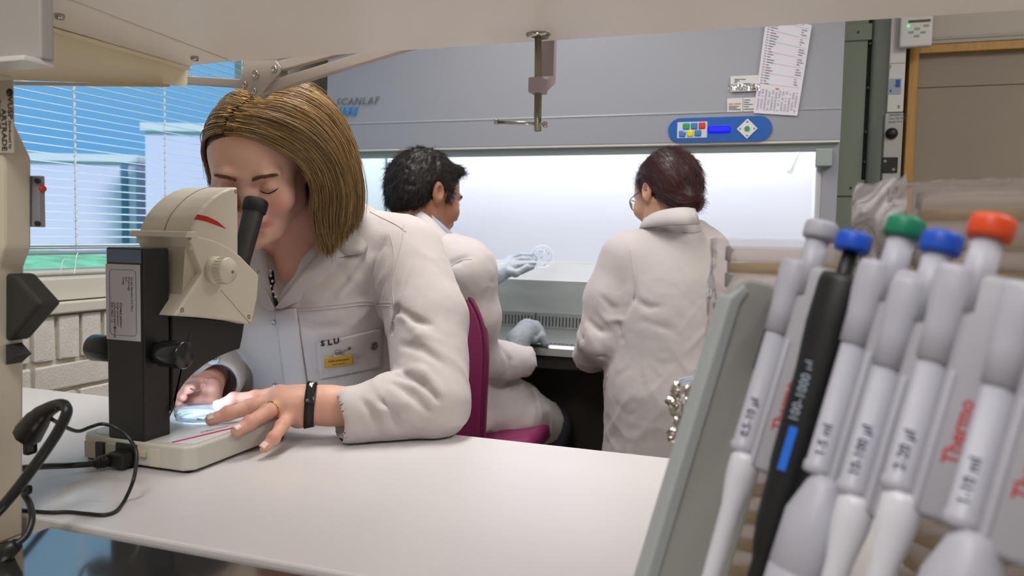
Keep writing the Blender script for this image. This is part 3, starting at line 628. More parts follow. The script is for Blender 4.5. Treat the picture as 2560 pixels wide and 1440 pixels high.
def cable(name, label, pts, r, n=8):
    t = thing(name, label, 'cable', tuple(P(*pts[0]))); MB().tube(spline([P(*q) for q in pts], n), r, 10).build('lead', M_cab, t); return t
c = cable('thick_cable', 'thick black cable looping up beside the cream instrument', [(-60, 1330, .60), (10, 1262, .61), (75, 1180, .625), (135, 1095, .635), (166, 1035, .64), (160, 1012, .645), (140, 1012, .648), (125, 1024, .65)], .0058)
MB().tube(spline([P(150, 1010, .648), P(118, 1026, .65), P(95, 1050, .652), P(70, 1085, .655)], 5), [.006, .007, .0075, .008, .0085, .009, .010, .011, .0115, .012, .0135, .014, .0145, .015, .0155, .016]).build('plug', M_cab, c)
MB().box(P(62, 1140, .655), P(88, 1092, .67), .003).build('plug_base', M_cab, c)
tcp = [P(130, 1048, .655), P(160, 1066, .70), P(195, 1078, .76), P(225, 1068, .79), P(255, 1060, .79), P(290, 1070, .80), P(322, 1095, .80), P(341, 1130, .80), P(340, 1165, .79), P(332, 1205, .775)] + [PZ(x, y, DESK + .0026) for x, y in ((312, 1250), (292, 1276), (262, 1287), (215, 1284), (170, 1280), (125, 1281), (70, 1277), (20, 1272))]
t_ = thing('thin_cable', 'thin black cable lying in a loop on the white bench', 'cable', tuple(tcp[0])); MB().tube(spline(tcp, 8), .0024, 10).build('lead', M_cab, t_)
c = cable('power_cable', 'black mains lead plugged into the back of the microscope', [(40, 1172, .70), (110, 1166, .76), (170, 1164, .82), (236, 1160, .852)], .0042)
q0, q1 = P(234, 1160, .852), P(300, 1142, .888); d = q1 - q0
MB().tube([q0, q0 + d * .5, q0 + d * .55, q1], [.0055, .008, .0085, .0095]).build('strain_relief', M_cab, c)
for k in range(4): MB().tube([q0 + d * (.1 + .11 * k), q0 + d * (.14 + .11 * k)], .0088 + .0003 * k, 12).build('grip_ring', M_cab, c)
MB().box((q1[0] - .004, .868, q1[2] - .011), (q1[0] + .024, .8915, q1[2] + .011), .003).build('plug', M_cab, c)
c = cable('lower_cable', 'black cable with plug curling down in front of the wooden crate', [(60, 1235, .635), (75, 1262, .63), (80, 1300, .62), (66, 1338, .61), (40, 1362, .60)], .0035)
MB().tube([P(40, 1362, .60), P(10, 1385, .60), P(-25, 1405, .60)], [.007, .011, .013], 12).build('plug', M_cab, c)
MB().box(P(58, 1240, .64), P(76, 1210, .65), .003).build('cable_joint', M_cab, c)
# ------------------------------------------------------------------ stereo microscope
M_ivory = mat('ivory_plastic', 'd3cab8', .4, bump=(900, .05)); M_base = mat('base_plastic', 'c9c6bb', .42); M_scblk = mat('scope_black', '1c1c1d', .38); M_scmatt = mat('scope_matt', '262423', .55)
ms = thing('stereo_microscope', 'cream and black stereo microscope standing on the white bench', 'microscope', (-.897, 1., DESK))
bx0, bx1, by0, by1 = -1.0, -.79, .892, 1.14; c = .016
b_ = MB().prism([(bx0 + c, by0), (bx1 - c * .8, by0), (bx1, by0 + c * .8), (bx1, by1 - .02), (bx1 - .02, by1), (bx0 + .02, by1), (bx0, by1 - .02), (bx0, by0 + c)], 2, DESK + .004, .960, .004, seg=3, smooth=False)
base = b_.build('base', M_base, ms)
MB().box((bx0 + .01, by0 + .01, DESK + .0002), (bx1 - .01, by1 - .01, DESK + .006)).build('foot_plate', M_black, base)
MB().prism([(-.86, by0 + .006), (bx1 - .008, by0 + .02), (bx1 - .008, by1 - .03), (-.86, by1 - .03)], 2, .9602, .9607).build('stage_sheet', mat('stage_white', 'dfe0e2', .25), base)
MB().lathe([(0, .0002), (.034, .0002), (.034, 0)], (-.898, 1.045, .9609), n=40).build('backlit_stage', mat('stage_glow', 'e8f2ff', .3, emit='cfe4ff', estr=7.), base, 'glowing round stage plate')
MB().bar((-.832, .905, .961), (-.801, 1.045, .961), .004, .0012).build('red_line', mat('red_line', 'c9305a', .4), base)
text('base_lettering', 'STEREO ZOOM', .0075, (-.832, .965, .9612), (.2, 1, 0), (-1, .2, 0), mat('print_grey2', '8a8a92', .6), base, ext=.0001, shear=.2)
tag(MB().lathe([(.028, 0), (.028, .0006), (0, .0006)], (-.962, .93, .9602)).build('round_sticker', mat('sticker_pale', 'dcdde2', .5), base))
MB().box((-.985, by0 - .0012, .926), (-.925, by0 + .002, .951), .0008).build('rear_recess', mat('recess_ivory', 'b9b3a2', .5), base)
def rearbox(n, x0, y0, x1, y1, m, d=.004, bev=.001): p, q = P(x0, y1, by0), P(x1, y0, by0); return MB().box((p[0], by0 - d, p[2]), (q[0], by0 + .001, q[2]), bev).build(n, m, base)
rearbox('rocker_switch', 243, 1106, 264, 1142, M_black, .004); rearbox('mains_inlet', 292, 1112, 343, 1164, M_black, .002); rearbox('release_tab', 352, 1128, 368, 1140, mat('tab_ivory', 'c2bb98', .5), .005); rearbox('rear_cover', 374, 1124, 398, 1166, M_ivory, .0008)
# column with focus knobs and the contact label
cx0, cx1, cy0, cy1, cz1 = -.941, -.872, .8935, .945, 1.243
col = MB().box((cx0, cy0, .959), (cx1, cy1, cz1), .003).build('column', M_scblk, ms)
MB().box((cx0 + .003, cy0 - .0006, cz1 - .022), (cx1 - .003, cy0 + .002, cz1 - .003)).build('tape', mat('blue_tape', '1d4c78', .12, coat=1), col)
lz0, lz1 = P(315, 851, cy0)[2], P(315, 661, cy0)[2]
lb = MB().box((cx0 + .0005, cy0 - .0012, lz0), (cx1 - .005, cy0 + .001, lz1), .0003).build('contact_label', mat('label_paper', 'c9c7d2', .35), col)
fr = [(cx0 + .008, lz0 + .007), (cx1 - .012, lz0 + .007), (cx1 - .012, lz1 - .008), (cx0 + .008, lz1 - .008)]; pts = []
for (x, z), (sx_, sz_) in zip(fr, ((1, 1), (-1, 1), (-1, -1), (1, -1))):
    for k in range(5):
        t = {(1, 1): 180, (-1, 1): 270, (-1, -1): 0, (1, -1): 90}[(sx_, sz_)] + 22.5 * k; t = math.radians(t); pts.append((x + sx_ * .006 + .006 * math.cos(t), cy0 - .0014, z + sz_ * .006 + .006 * math.sin(t)))
MB().tube(pts, .0003, 4, closed=True).build('label_border', mat('label_ink', '3c4052', .7), lb)
_ink = mat('label_ink')
for s, dx, dz, sz_, bo_ in (('Forest Genetics and Plant', .048, .018, .0048, 0), ('Physiology', .0428, .018, .0048, 0), ('SLU', .0376, .018, .0048, 0), ('Umeå', .0324, .018, .0048, 0), ('Contact person:', .027, .056, .0056, .02), ('Sofie Johansson', .0212, .056, .0056, 0), ('sofie.johansson@slu.se', .0156, .056, .0056, 0), ('090-7865113', .0100, .056, .0056, 0)):
    text('label_text', s, sz_, (cx0 + dx, cy0 - .0014, lz1 - dz), (0, 0, -1), (1, 0, 0), _ink, lb, bold=bo_, ext=.0001)
kz, ky = 1.088, .918
for s, x in ((1, cx1), (-1, cx0)):
    MB().lathe([(.016, 0), (.0165, .008), (.0195, .012), (.0205, .05), (.0195, .0525), (.018, .0535), (0, .053)], (x, ky, kz), (s, 0, 0), 64, flute=-.02).build('focus_knob', mat('knob_gloss', '1e1f21', .22), ms)
# black arm
pz = [(428, 790), (612, 806), (606, 845), (600, 872)] + [(575, 880), (545, 893), (515, 910), (487, 932), (464, 955), (446, 982), (434, 1010), (428, 1030)]
ap = [(PX(x, y, -.868)[1], PX(x, y, -.868)[2]) for x, y in pz]; ap = ap + [(.946, 1.0), (.946, 1.14)]
MB().prism([(y + .0, z) for y, z in ap], 0, -.938, -.868, .002).build('arm', M_scmatt, ms)
# heads
hx0, hx1 = -.945, -.842
lo_ = [(470, 586), (505, 592), (540, 602), (573, 618), (602, 640), (648, 688), (644, 745), (629, 812), (590, 803), (530, 796), (437, 790), (470, 738), (507, 682)]
lp = [(PX(x, y, hx1)[1], PX(x, y, hx1)[2]) for x, y in lo_]
MB().prism(lp, 0, hx0, hx1, .003).build('lower_head', M_ivory, ms)
MB().prism([(.948, 1.15), (.985, 1.15), (1.0, 1.25), (.958, 1.245)], 0, hx0 + .012, hx1 - .012).build('rear_cover', mat('ivory_shade', 'bdb39d', .5), ms)  # recessed rear face, its shade put into a darker ivory
up = [(478, 590), (484, 565), (495, 540), (512, 517), (535, 494), (560, 478), (580, 470), (598, 468), (599, 560), (599, 645), (540, 640), (480, 625)]
upp = [(PX(x, y, hx1)[1], PX(x, y, hx1)[2]) for x, y in up]
MB().prism(upp, 0, hx0 + .002, hx1 - .002, .004, seg=3).build('upper_head', M_ivory, ms)
MB().prism([(y, z) for y, z in [(upp[k][0] - .0006, upp[k][1] + .0006) for k in range(8)] + [(upp[k][0] + .002, upp[k][1] - .002) for k in range(7, -1, -1)]], 0, -.8945, -.8935).build('seam', mat('seam_dark', '8f8776', .6), ms)
MB().prism([(.944, 1.259), (.949, 1.268), (.968, 1.268), (.972, 1.258)], 0, hx0 - .003, hx1 + .001, .0015).build('rear_rim', M_ivory, ms)
rs = [(497, 536), (520, 541), (545, 553), (568, 572), (540, 562), (515, 553), (490, 548)]
MB().prism([(PX(x, y, hx1)[1], PX(x, y, hx1)[2]) for x, y in rs], 0, hx1 - .003, hx1 - .0012).build('red_swoosh', mat('red_print', 'b8131c', .4), ms)
for x, y in ((592, 479), (474, 595), (646, 679), (622, 792), (455, 775)):
    p = PX(x, y, hx1); MB().lathe([(.0036, 0), (.0036, .0008), (.002, .0009), (.0016, -.0005), (0, -.0005)], (hx1 - .0002 - (.002 if y == 479 else 0), p[1], p[2]), (1, 0, 0), 14).build('screw', mat('screw_olive', '8a8468', .4, .6), ms)
MB().bar(PX(552, 725, hx1), PX(624, 808, hx1), .0008, .0008).build('cover_seam', mat('seam_dark'), ms)
p = PX(530, 672, hx1 + .0)
zk = MB().lathe([(.0215, -.002), (.0215, .012), (.021, .0125), (.0205, .013), (.0205, .027), (.019, .03), (0, .0305)], (hx1, p[1] + .004, p[2] - .002), (1, 0, 0), 48).build('zoom_knob', M_ivory, ms)
m_ = MB()
for k in range(22):
    t = 2 * math.pi * k / 22; m_.bar((hx1 + .014, p[1] + .004 + .0207 * math.cos(t), p[2] - .002 + .0207 * math.sin(t)), (hx1 + .026, p[1] + .004 + .0205 * math.cos(t), p[2] - .002 + .0205 * math.sin(t)), .0025, .0018, (0, math.cos(t), math.sin(t)))
m_.build('grip_ribs', M_ivory, zk)['kind'] = 'stuff'
MB().cyl((hx1 + .029, p[1] + .01, p[2] - .004), (hx1 + .0315, p[1] + .01, p[2] - .004), .0025, n=10).build('screw', mat('screw_olive'), zk)
for x in (-.868, -.932):
    a = V(x, 1.098, 1.205); d = V(0, .052, .128); d /= np.linalg.norm(d)
    ep = MB().lathe([(.0155, 0), (.0155, .02), (.0165, .06), (.0172, .105), (.0168, .107)], a, d, 40).build('eyepiece', M_scmatt, ms)
    MB().lathe([(.0172, .104), (.0205, .108), (.0208, .125), (.0195, .128), (.0155, .127), (.014, .12), (0, .12)], a, d, 40).build('eyecup', mat('eyecup_rubber', '141415', .6), ep)
light('microscope_lamp', 'SPOT', (-.903, .988, 1.030), 1.25, (.6, .79, 1.), target=(-.90, 1.12, .97), spot_size=math.radians(112), spot_blend=.9, shadow_soft_size=.012)
MB().lathe([(.012, 0), (.014, -.006), (.012, -.012), (0, -.012)], (-.903, 1.062, 1.068)).build('objective', M_black, ms)
# ------------------------------------------------------------------ petri dish on the stage
M_dish = film('clear_plastic', 'fbfdff', .9, .06, .05); M_agar = mat('agar_clear', 'e6eef0', .25, trans=.4); M_plant = mat('seedling_green', '9db37c', .6, var=(200, .3))
dt = thing('petri_dish', 'clear petri dish with small green seedlings on the microscope stage', 'petri dish', (-.898, 1.048, .9612))
o_ = (-.898, 1.048, .9614)
MB().lathe([(0, 0), (.0425, 0), (.044, .001), (.044, .014)], o_, n=56).build('base', M_dish, dt)
MB().lathe([(.0462, .0055), (.0462, .0165), (.0452, .0175), (0, .0175)], o_, n=56).build('lid', M_dish, dt)
MB().lathe([(0, .0008), (.0428, .0008), (.0428, .0055), (0, .0055)], o_, n=40).build('agar', film('agar_film', 'f2f8fa', .45, .1, .1), dt)
for px, py, k in ((460, 1037, 9), (490, 1032, 14), (528, 1032, 7), (505, 1050, 5)):
    q = PZ(px, py, .969); m_ = MB()
    for i in range(k):
        d_ = V(random.gauss(0, 1), random.gauss(0, 1), abs(random.gauss(.6, .5))); d_ /= np.linalg.norm(d_); e = q + V(random.gauss(0, .0028), random.gauss(0, .0028), 0); m_.tube([e, e + d_ * .003, e + d_ * .0055], [.0006, .0011, .0003], 5)
    m_.build('seedling_clump', M_plant, dt)
# ------------------------------------------------------------------ pipettes in their leaning stand
rd = V(.61, -.79, 0); rd /= np.linalg.norm(rd); nd = V(-rd[1], rd[0], 0); nd = nd if nd[0] > 0 else -nd; tl = math.radians(17)
ax = nd * math.sin(tl) + V(0, 0, 1) * math.cos(tl); ux = nd * math.cos(tl) - V(0, 0, 1) * math.sin(tl)      # along the barrel, across it
M_pip = mat('pipette_grey', 'b0b0bc', .45); M_pipw = mat('pipette_white', 'd3d3dc', .35); M_pblk = mat('pipette_black', '121315', .5); M_thermo = mat('pipette_red_print', 'b32a2e', .6); M_pink = mat('pipette_blue_print', '343a58', .6)
uw = nd * .62 + rd * .78; uw = uw - ax * (uw @ ax); uw /= np.linalg.norm(uw); rw = np.cross(ax, uw); rw = rw if rw @ rd > 0 else -rw     # handle backs are turned a little towards the room
M_pips = mat('pipette_side', 'a3a2aa', .45)
def pipette(px, py, Y, knob, label, vol, big=False, black=False, blen=.152):
    T = P(px, py, Y); t = thing('pipette', label, 'pipette', tuple(T), 'pipettes hanging in the stand')
    B = M_pblk if black else M_pip
    def at(d, u=0, r=0): return T - ax * d + uw * u + rw * r
    MB().lathe([(.0085, 0), (.0102, -.0012), (.0106, -.003), (.0106, -.0095), (.0098, -.0115), (.0062, -.012)], T, ax, 40).build('push_button', knob, t)
    MB().lathe([(.0045 if black else .0073, -.010), (.0052 if black else .0078, -.05)], T, ax, 28).build('plunger_stem', B if black else M_pip, t)
    f = at(0, -.008)
    fc = CAM - T; fc = fc - ax * (fc @ ax); fc /= np.linalg.norm(fc); fy = np.cross(fc, ax)
    if black:
        MB().lathe([(.004, -.027), (.0145, -.028), (.0155, -.033), (.0155, -.06), (.0135, -.09), (.0125, -.148), (.0115, -.156), (.0105, -.185), (.0085, -.20), (.0062, -.21), (.0055, -.29), (.0035, -.33)], at(0, .002), ax, 36).build('barrel', M_pblk, t)
        a = at(.152, .002) + fc * .0124 + fy * .0045; MB().bar(a, a + ax * .027, .0048, .001, tuple(fc)).build('blue_band', mat('band_blue', '1f6fe0', .4), t)
        text('volume_text', vol, .0078, at(.122, .002) + fc * .0128 + fy * .0035, ax, fy, mat('pip_white_print', 'aab8c8', .6), t, ext=.0001)
        return t
    MB().lathe([(.004, -.028), (.0095, -.0285), (.0104, -.032), (.0102, -.046), (.0088, -.06), (.0086, -.077), (.0073, -.0775)], f, ax, 40).build('top_sleeve', M_pip, t)
    MB().lathe([(.0072, -.075), (.0072, -blen), (.0082, -blen - .001), (.0082, -blen - .006), (.0065, -blen - .007)], f, ax, 36).build('barrel', M_pip, t)
    def bx(d0, d1, u0, u1, th, bev, m, n):
        Mx = Matrix((Vector(uw), Vector(rw), Vector(ax))).transposed().to_4x4(); Mx.translation = Vector(T)
        MB().box((u0, -th, -d1), (u1, th, -d0), bev, 3, Mx).build(n, m, t)
    bx(.0295, blen + .014, -.002, .0245, .0070, .004, M_pips, 'handle_back'); bx(.08, blen + .012, .0, .0042, .0082, .0018, M_pip, 'handle_ridge')
    text('maker_text', 'Thermo', .0098, at(blen - .014, .0142, .0072), ax, -uw, M_thermo, t, bold=.02, ext=.0001)
    text('volume_text', vol, .0072, at(blen - .004, -.008) + fc * .0073 - fy * .001, ax, fy, M_pink, t, bold=.015, ext=.0001)
    if big: MB().lathe([(.0085, -blen - .006), (.0112, -blen - .012), (.0175, -blen - .03), (.0182, -blen - .06), (.0178, -blen - .0605), (.0178, -blen - .062), (.0182, -blen - .0625), (.0182, -blen - .12), (.01, -blen - .14)], at(0, -.001), ax, 40).build('tip_cone', M_pip, t)
    else: MB().lathe([(.0085, -blen - .006), (.0098, -blen - .010), (.0098, -blen - .022), (.0068, -blen - .042), (.0055, -blen - .09), (.0035, -blen - .15)], at(0, -.004), ax, 32).build('tip_cone', M_pipw, t)
    return t
K = lambda n, c: mat(n, c, .45)
pipette(2058, 556, .552, M_pip, 'grey pipette with grey push button nearest the stand side', '0.5-10 µl', blen=.152)
pipette(2140, 584, .530, mat('knob_blue', '1450c8', .45), 'black pipette with blue ribbed button', '100-1000 µl', black=True)
pipette(2269, 546, .500, K('knob_green', '0b7d5c'), 'grey pipette with green push button and wide lower cone', '1-5 ml', True, blen=.148)
pipette(2361, 583, .475, K('knob_cobalt', '1450c0'), 'grey pipette with plain blue push button', '10-100 µl', blen=.142)
pipette(2487, 543, .450, K('knob_orange', 'd8491c'), 'grey pipette with orange push button', '2-20 µl', blen=.138)
pipette(2668, 575, .425, K('knob_yellow', 'd8b01c'), 'grey pipette cut off by the picture edge', '1-10 ml', True, blen=.138)
# stand
st = thing('pipette_stand', 'grey leaning pipette stand with black holding rail', 'pipette stand', (.0, .56, .9))
T0 = P(2058, 556, .552); Mx = Matrix((Vector(ux), Vector(rd), Vector(ax))).transposed().to_4x4(); Mx.translation = Vector(T0 + ux * .012 - ax * .014)
pr = [(-.036, -.352), (-.036, -.045), (-.033, -.036), (-.026, -.0305), (-.013, -.029), (.03, -.029), (.03, -.352)]
b_ = MB(); b_.prism([(x, z) for x, z in pr], 1, -.052, -.040, .003, Mx); b_.build('side_panel', mat('stand_grey', '9d9c98', .5), st)
MB().prism([(-.0375, -.352), (-.0375, -.048), (-.029, -.036), (-.023, -.04), (-.027, -.05), (-.027, -.352)], 1, -.054, -.0385, .002, Mx).build('edge_trim', mat('stand_edge', 'a5a9aa', .45), st)
MB().box((-.004, -.040, -.092), (.012, .24, -.036), .004, 3, Mx).build('holding_rail', M_pblk, st)
p0 = T0 - ax * .40
m_ = MB(); c0 = V(p0[0], p0[1], 0) + nd * .06; M2 = Matrix((Vector(nd), Vector(rd), Vector((0, 0, 1)))).transposed().to_4x4(); M2.translation = Vector((c0[0], c0[1], .9145))
MB().box((-.19, -.05, 0), (.1, .27, .016), .006, 3, M2).build('base', mat('stand_grey'), st)
MB().prism([(.012, -.352), (.03, -.352), (.03, -.03), (.012, -.03)], 1, .245, .257, .003, Mx).build('rear_panel', mat('stand_grey'), st)
# ------------------------------------------------------------------ stacks of deep dishes in plastic bags
M_pl = film('dish_plastic', 'fdfaf7', .8, .15, .06); M_jel = film('pale_agar', 'f4e2a6', .3, .2, .05); RD, PH = .055, .0246
def lathe_me(prof, n, name):
    o = MB().lathe(prof, n=n); me = bpy.data.meshes.new(name); o.bm.to_mesh(me); o.bm.free(); return me
me_b = lathe_me([(0, .0006), (RD - .002, .0006), (RD - .002, .022)], 40, 'dish_base'); me_l = lathe_me([(RD, .011), (RD, .0235), (RD - .0015, .0243), (0, .0243)], 40, 'dish_lid'); me_a = lathe_me([(0, .0012), (RD - .003, .0012), (RD - .003, .0085), (0, .0085)], 32, 'dish_agar')
for m_, q in ((me_b, M_pl), (me_l, M_pl), (me_a, M_jel)): m_.materials.append(q)
def deep_dish(x, y, z, label, group):
    t = thing('deep_petri_dish', label, 'petri dish', (x, y, z), group)
    for n, m_ in (('base', me_b), ('lid', me_l), ('agar', me_a)):
        o = bpy.data.objects.new(n, m_); COL.objects.link(o); o.parent = t
def ordn(i): return 'topmost' if i == 1 else ('lowest' if i == 0 else ['', '', 'second', 'third', 'fourth', 'fifth', 'sixth', 'seventh', 'eighth', 'ninth', 'tenth', 'eleventh', 'twelfth', 'thirteenth', 'fourteenth', 'fifteenth', 'sixteenth'][i] + ' from top')
for k in range(14):
    off = -.018 if k < 9 else 0
    deep_dish(.002 + off + random.uniform(-.001, .001), .765 + random.uniform(-.001, .001), DESK + .001 + k * PH, ordn(14 - k) + ' deep petri dish in the smaller bagged stack, with pale agar', 'bagged dish stack behind the pipette stand')
for sx_, wh in ((.158, 'behind the green-topped pipette'), (.272, 'at the picture edge')):
    for k in range(16):
        deep_dish(sx_ + random.uniform(-.001, .001), .75, DESK + .001 + k * PH, ordn(16 - k) + ' deep petri dish in the larger bag, stack ' + wh, 'dishes in the larger plastic bag')
M_bag = film('bag_film', 'fcf9fa', .86, .2, .08, bump=(35, .9))
def bag(name, label, ringsf, n=56):
    G = []
    for z, cx_, cy_, rx, ry, amp in ringsf:
        row = []
        for i in range(n + 1):
            t = 2 * math.pi * (i % n) / n; w = 1 + amp * (math.sin(7 * t + z * 60) * .5 + math.sin(13 * t - z * 90) * .35 + math.sin(23 * t + z * 140) * .25)
            ce, se = math.cos(t), math.sin(t); e = .55; row.append((cx_ + rx * w * abs(ce) ** e * (1 if ce > 0 else -1), cy_ + ry * w * abs(se) ** e * (1 if se > 0 else -1), z + amp * .03 * math.sin(5 * t)))
        G.append(row)
    tag(MB().grid(G).build(name, M_bag), label, 'plastic bag'); return
zs = np.linspace(DESK + .002, 1.272, 40)
bag('plastic_bag', 'clear plastic bag wrapped round the smaller dish stack', [(z, .002 - (.018 if z < DESK + 9 * PH else 0) - .004, .765, .064 + (.006 if z < DESK + 9 * PH else 0), .061, .035) for z in zs])
zs = np.linspace(DESK + .002, 1.318, 40)
G_ = [(z, .215 - .008, .752, .121 + .006 * math.sin(z * 30), .062, .025) for z in zs]
bag('plastic_bag', 'clear plastic bag wrapped round the larger group of dishes', G_ + [(1.322, .215, .752, .116, .058, .01), (1.3235, .215, .752, .05, .03, .0)])
# gathered bag end on the side of the larger group
g = []; 
for i in range(26):
    u = i / 25; row = []
    for j in range(26):
        v = j / 25; px = 2268 - 148 * u * (.45 + .55 * math.sin(math.pi * min(1, .2 + v * .95))) ; py = 432 + 30 * u ** .8 + 245 * v - 0 * u
        px += 8 * math.sin(9 * v + 5 * u) * u; py += 6 * math.sin(11 * u + 4 * v); row.append(P(px, py, .715 + .02 * math.sin(8 * v + 3 * u) + .012 * math.sin(17 * v - 9 * u) + .03 * u))
    g.append(row)
tag(MB().grid(g, .0003).build('bag_gather', film('bag_film2', 'fdfbfc', .4, .25, .12, bump=(45, .6))), 'crinkled gathered end of the larger plastic bag', 'plastic bag')
M_foil = mat('foil', 'b8b2a8', .22, 1.)
def crumple(name, label, px, py, Y, r, seed):
    random.seed(seed); b = bmesh.new(); bmesh.ops.create_icosphere(b, subdivisions=4, radius=1)
    for v in b.verts:
        n = v.co.normalized(); a = np.array([n]) * 2.3 + seed; k = 1 + .38 * float(vnoise(a)[0]) + .26 * abs(float(vnoise(a * 2.6)[0])) + .12 * float(vnoise(a * 6)[0]); v.co = n * k
    c_ = P(px, py, Y); me = bpy.data.meshes.new(name); bmesh.ops.scale(b, vec=Vector(r), verts=b.verts); bmesh.ops.translate(b, vec=Vector(c_), verts=b.verts); b.to_mesh(me); b.free()
    tag(link(name, me, M_foil), label, 'foil')
crumple('foil_scrap', 'upper crumpled silver foil scrap beside the bagged dishes', 1702, 1003, .755, (.011, .008, .015), 3)
crumple('foil_scrap', 'lower crumpled silver foil scrap beside the bagged dishes', 1706, 1078, .75, (.012, .008, .012), 5)
# ------------------------------------------------------------------ purple chair under the seated man
M_vinyl = mat('purple_vinyl', '7d2350', .45, bump=(300, .1)); M_pipe = mat('purple_piping', '6a1a42', .4)
YCH = 1.93
ch = thing('office_chair', 'purple upholstered chair with tall curved back at the hood', 'chair', (-.95, 2.08, 0))
xr = P(1214, 950, YCH)[0]; xc = xr - .215; zt = P(1100, 700, YCH)[2] + .02
def back_outline(s=1.):
    pts = []
    for k in range(33):
        t = math.pi * k / 32; pts.append((xc + .215 * s * math.copysign(abs(math.cos(t)) ** .8, math.cos(t)), zt - .23 + .23 * s * abs(math.sin(t)) ** .85))
    return pts + [(xc - .205 * s, .70), (xc + .208 * s, .70)]
MB().prism(back_outline(.97), 1, YCH, YCH + .05, .008, seg=3, smooth=True).build('backrest', M_vinyl, ch)
o_ = back_outline(.985); MB().tube([(x, YCH + .006, z) for x, z in o_], .0065, 8, closed=True).build('piping', M_pipe, ch)
MB().prism([(xc - .2, 1.99), (xc + .2, 1.99), (xc + .30, 2.1), (xc + .28, 2.36), (xc, 2.42), (xc - .2, 2.36)], 2, .635, .70, .02, seg=3, smooth=True).build('seat', M_vinyl, ch)
MB().bar((xc, YCH + .04, .60), (xc, YCH + .055, .95), .06, .012, (0, 1, 0)).build('back_post', M_dkmetal, ch)
MB().cyl((xc, 2.17, .08), (xc, 2.17, .635), .025, n=20).build('gas_column', M_dkmetal, ch)
for k in range(5):
    t = 2 * math.pi * k / 5 + .3; e = (xc + .27 * math.cos(t), 2.17 + .27 * math.sin(t), .07)
    MB().bar((xc, 2.17, .10), e, .04, .025).build('base_leg', M_black, ch); MB().cyl((e[0], e[1] - .012, .03), (e[0], e[1] + .012, .03), .03, n=16).build('castor', M_black, ch)
tag(MB().cyl((xc, 2.17, .27), (xc, 2.17, .29), .19, n=32).cyl((xc, 2.17, .25), (xc, 2.17, .31), .03, n=16).build('foot_ring', M_dkmetal, ch))
# ------------------------------------------------------------------ people
sc.cycles.transparent_max_bounces = 24
M_skin = mat('skin', 'c89a86', .5, spec=.35, sss=.15, attr=True, bump=(260, .06), var=(60, .04)); M_coat = mat('coat_cotton', 'c2bab8', .85, spec=.2, sheen=.2, bump=(420, .12))
M_lash = mat('lash_dark', '2c1c16', .7); M_glove = mat('nitrile_grey', '858c92', .5, bump=(120, .25)); M_button = mat('snap_metal', '8f8b80', .3, .9)
def head_sdf(neck_end, female, h=.0024, mouth_open=0):
    """head in its own frame: ears at the origin, facing -Y, metres"""
    s = SDF((-.12, -.14, -.25), (.12, .16, .14), h)
    s.ell((0, .018, .034), (.074, .096, .086), k=.01); s.ell((0, -.03, .02), (.064, .058, .075), k=.03)
    s.ell((0, -.042, -.035), (.056, .05, .07), k=.03)
    for q in (-1, 1):
        s.chain([(q * .058, .008, -.03), (q * .052, -.004, -.062), (q * .026, -.06, -.094)], [.018, .017, .016], k=.025)
        s.ell((q * .042, -.062, -.03), (.026, .026, .026), k=.02)
    s.ell((0, -.078, -.096), (.022, .018, .018), k=.02)
    s.cap((0, .03, -.05), neck_end, .05 if female else .058, .054 if female else .064, k=.03)
    for q in (-1, 1):
        s.ell((q * .032, -.096, .000), (.018, .014, .0115), k=.012, op='s')            # orbit
        s.ell((q * .032, -.0755, -.001), (.0145, .0135, .0125), k=.003)                     # lidded eye
        s.ell((q * .032, -.0815, -.0045), (.0150, .0105, .0085), R=rotm('X', -25), k=.002)      # upper lid lowered
        s.chain([(q * .010, -.0885, .017), (q * .028, -.0895, .0215), (q * .047, -.076, .018)], [.0055, .006, .005], k=.012)
    s.chain([(0, -.088, .012), (0, -.099, -.012), (0, -.108, -.034)], [.0075, .0085, .0105], k=.01)
    for q in (-1, 1): s.ell((q * .0115, -.0985, -.037), (.0085, .0095, .008), k=.005); s.ell((q * .0065, -.1045, -.0465), (.0035, .004, .004), k=.003, op='s')
    s.cap((-.012, -.0915, -.056), (.012, -.0915, -.056), .009, k=.012)
    s.chain([(-.028, -.0775, -.0665), (-.010, -.0945, -.0622), (0, -.0945, -.0642), (.010, -.0945, -.0622), (.028, -.0775, -.0665)], [.0035, .0055, .0055, .0055, .0035], k=.004)
    s.chain([(-.026, -.0785, -.0695), (0, -.0935, -.0748), (.026, -.0785, -.0695)], [.0035, .0068, .0035], k=.004)
    s.chain([(-.030, -.0805, -.068), (-.011, -.0995, -.0676), (0, -.1008, -.0685), (.011, -.0995, -.0676), (.030, -.0805, -.068)], [.0012, .0014, .0014, .0014, .0012], k=.002, op='s')
    s.ell((0, -.092, -.086), (.018, .008, .006), k=.008, op='s')
    for q in (-1, 1):
        R = rotm('Z', q * 28) @ rotm('X', -12)
        s.ell((q * .079, .016, .004), (.0085, .019, .030), R=R, k=.004); s.ell((q * .088, .011, .006), (.0065, .0105, .017), R=R, k=.004, op='s'); s.ell((q * .0785, .010, -.022), (.0065, .010, .011), R=R, k=.006)
    return s
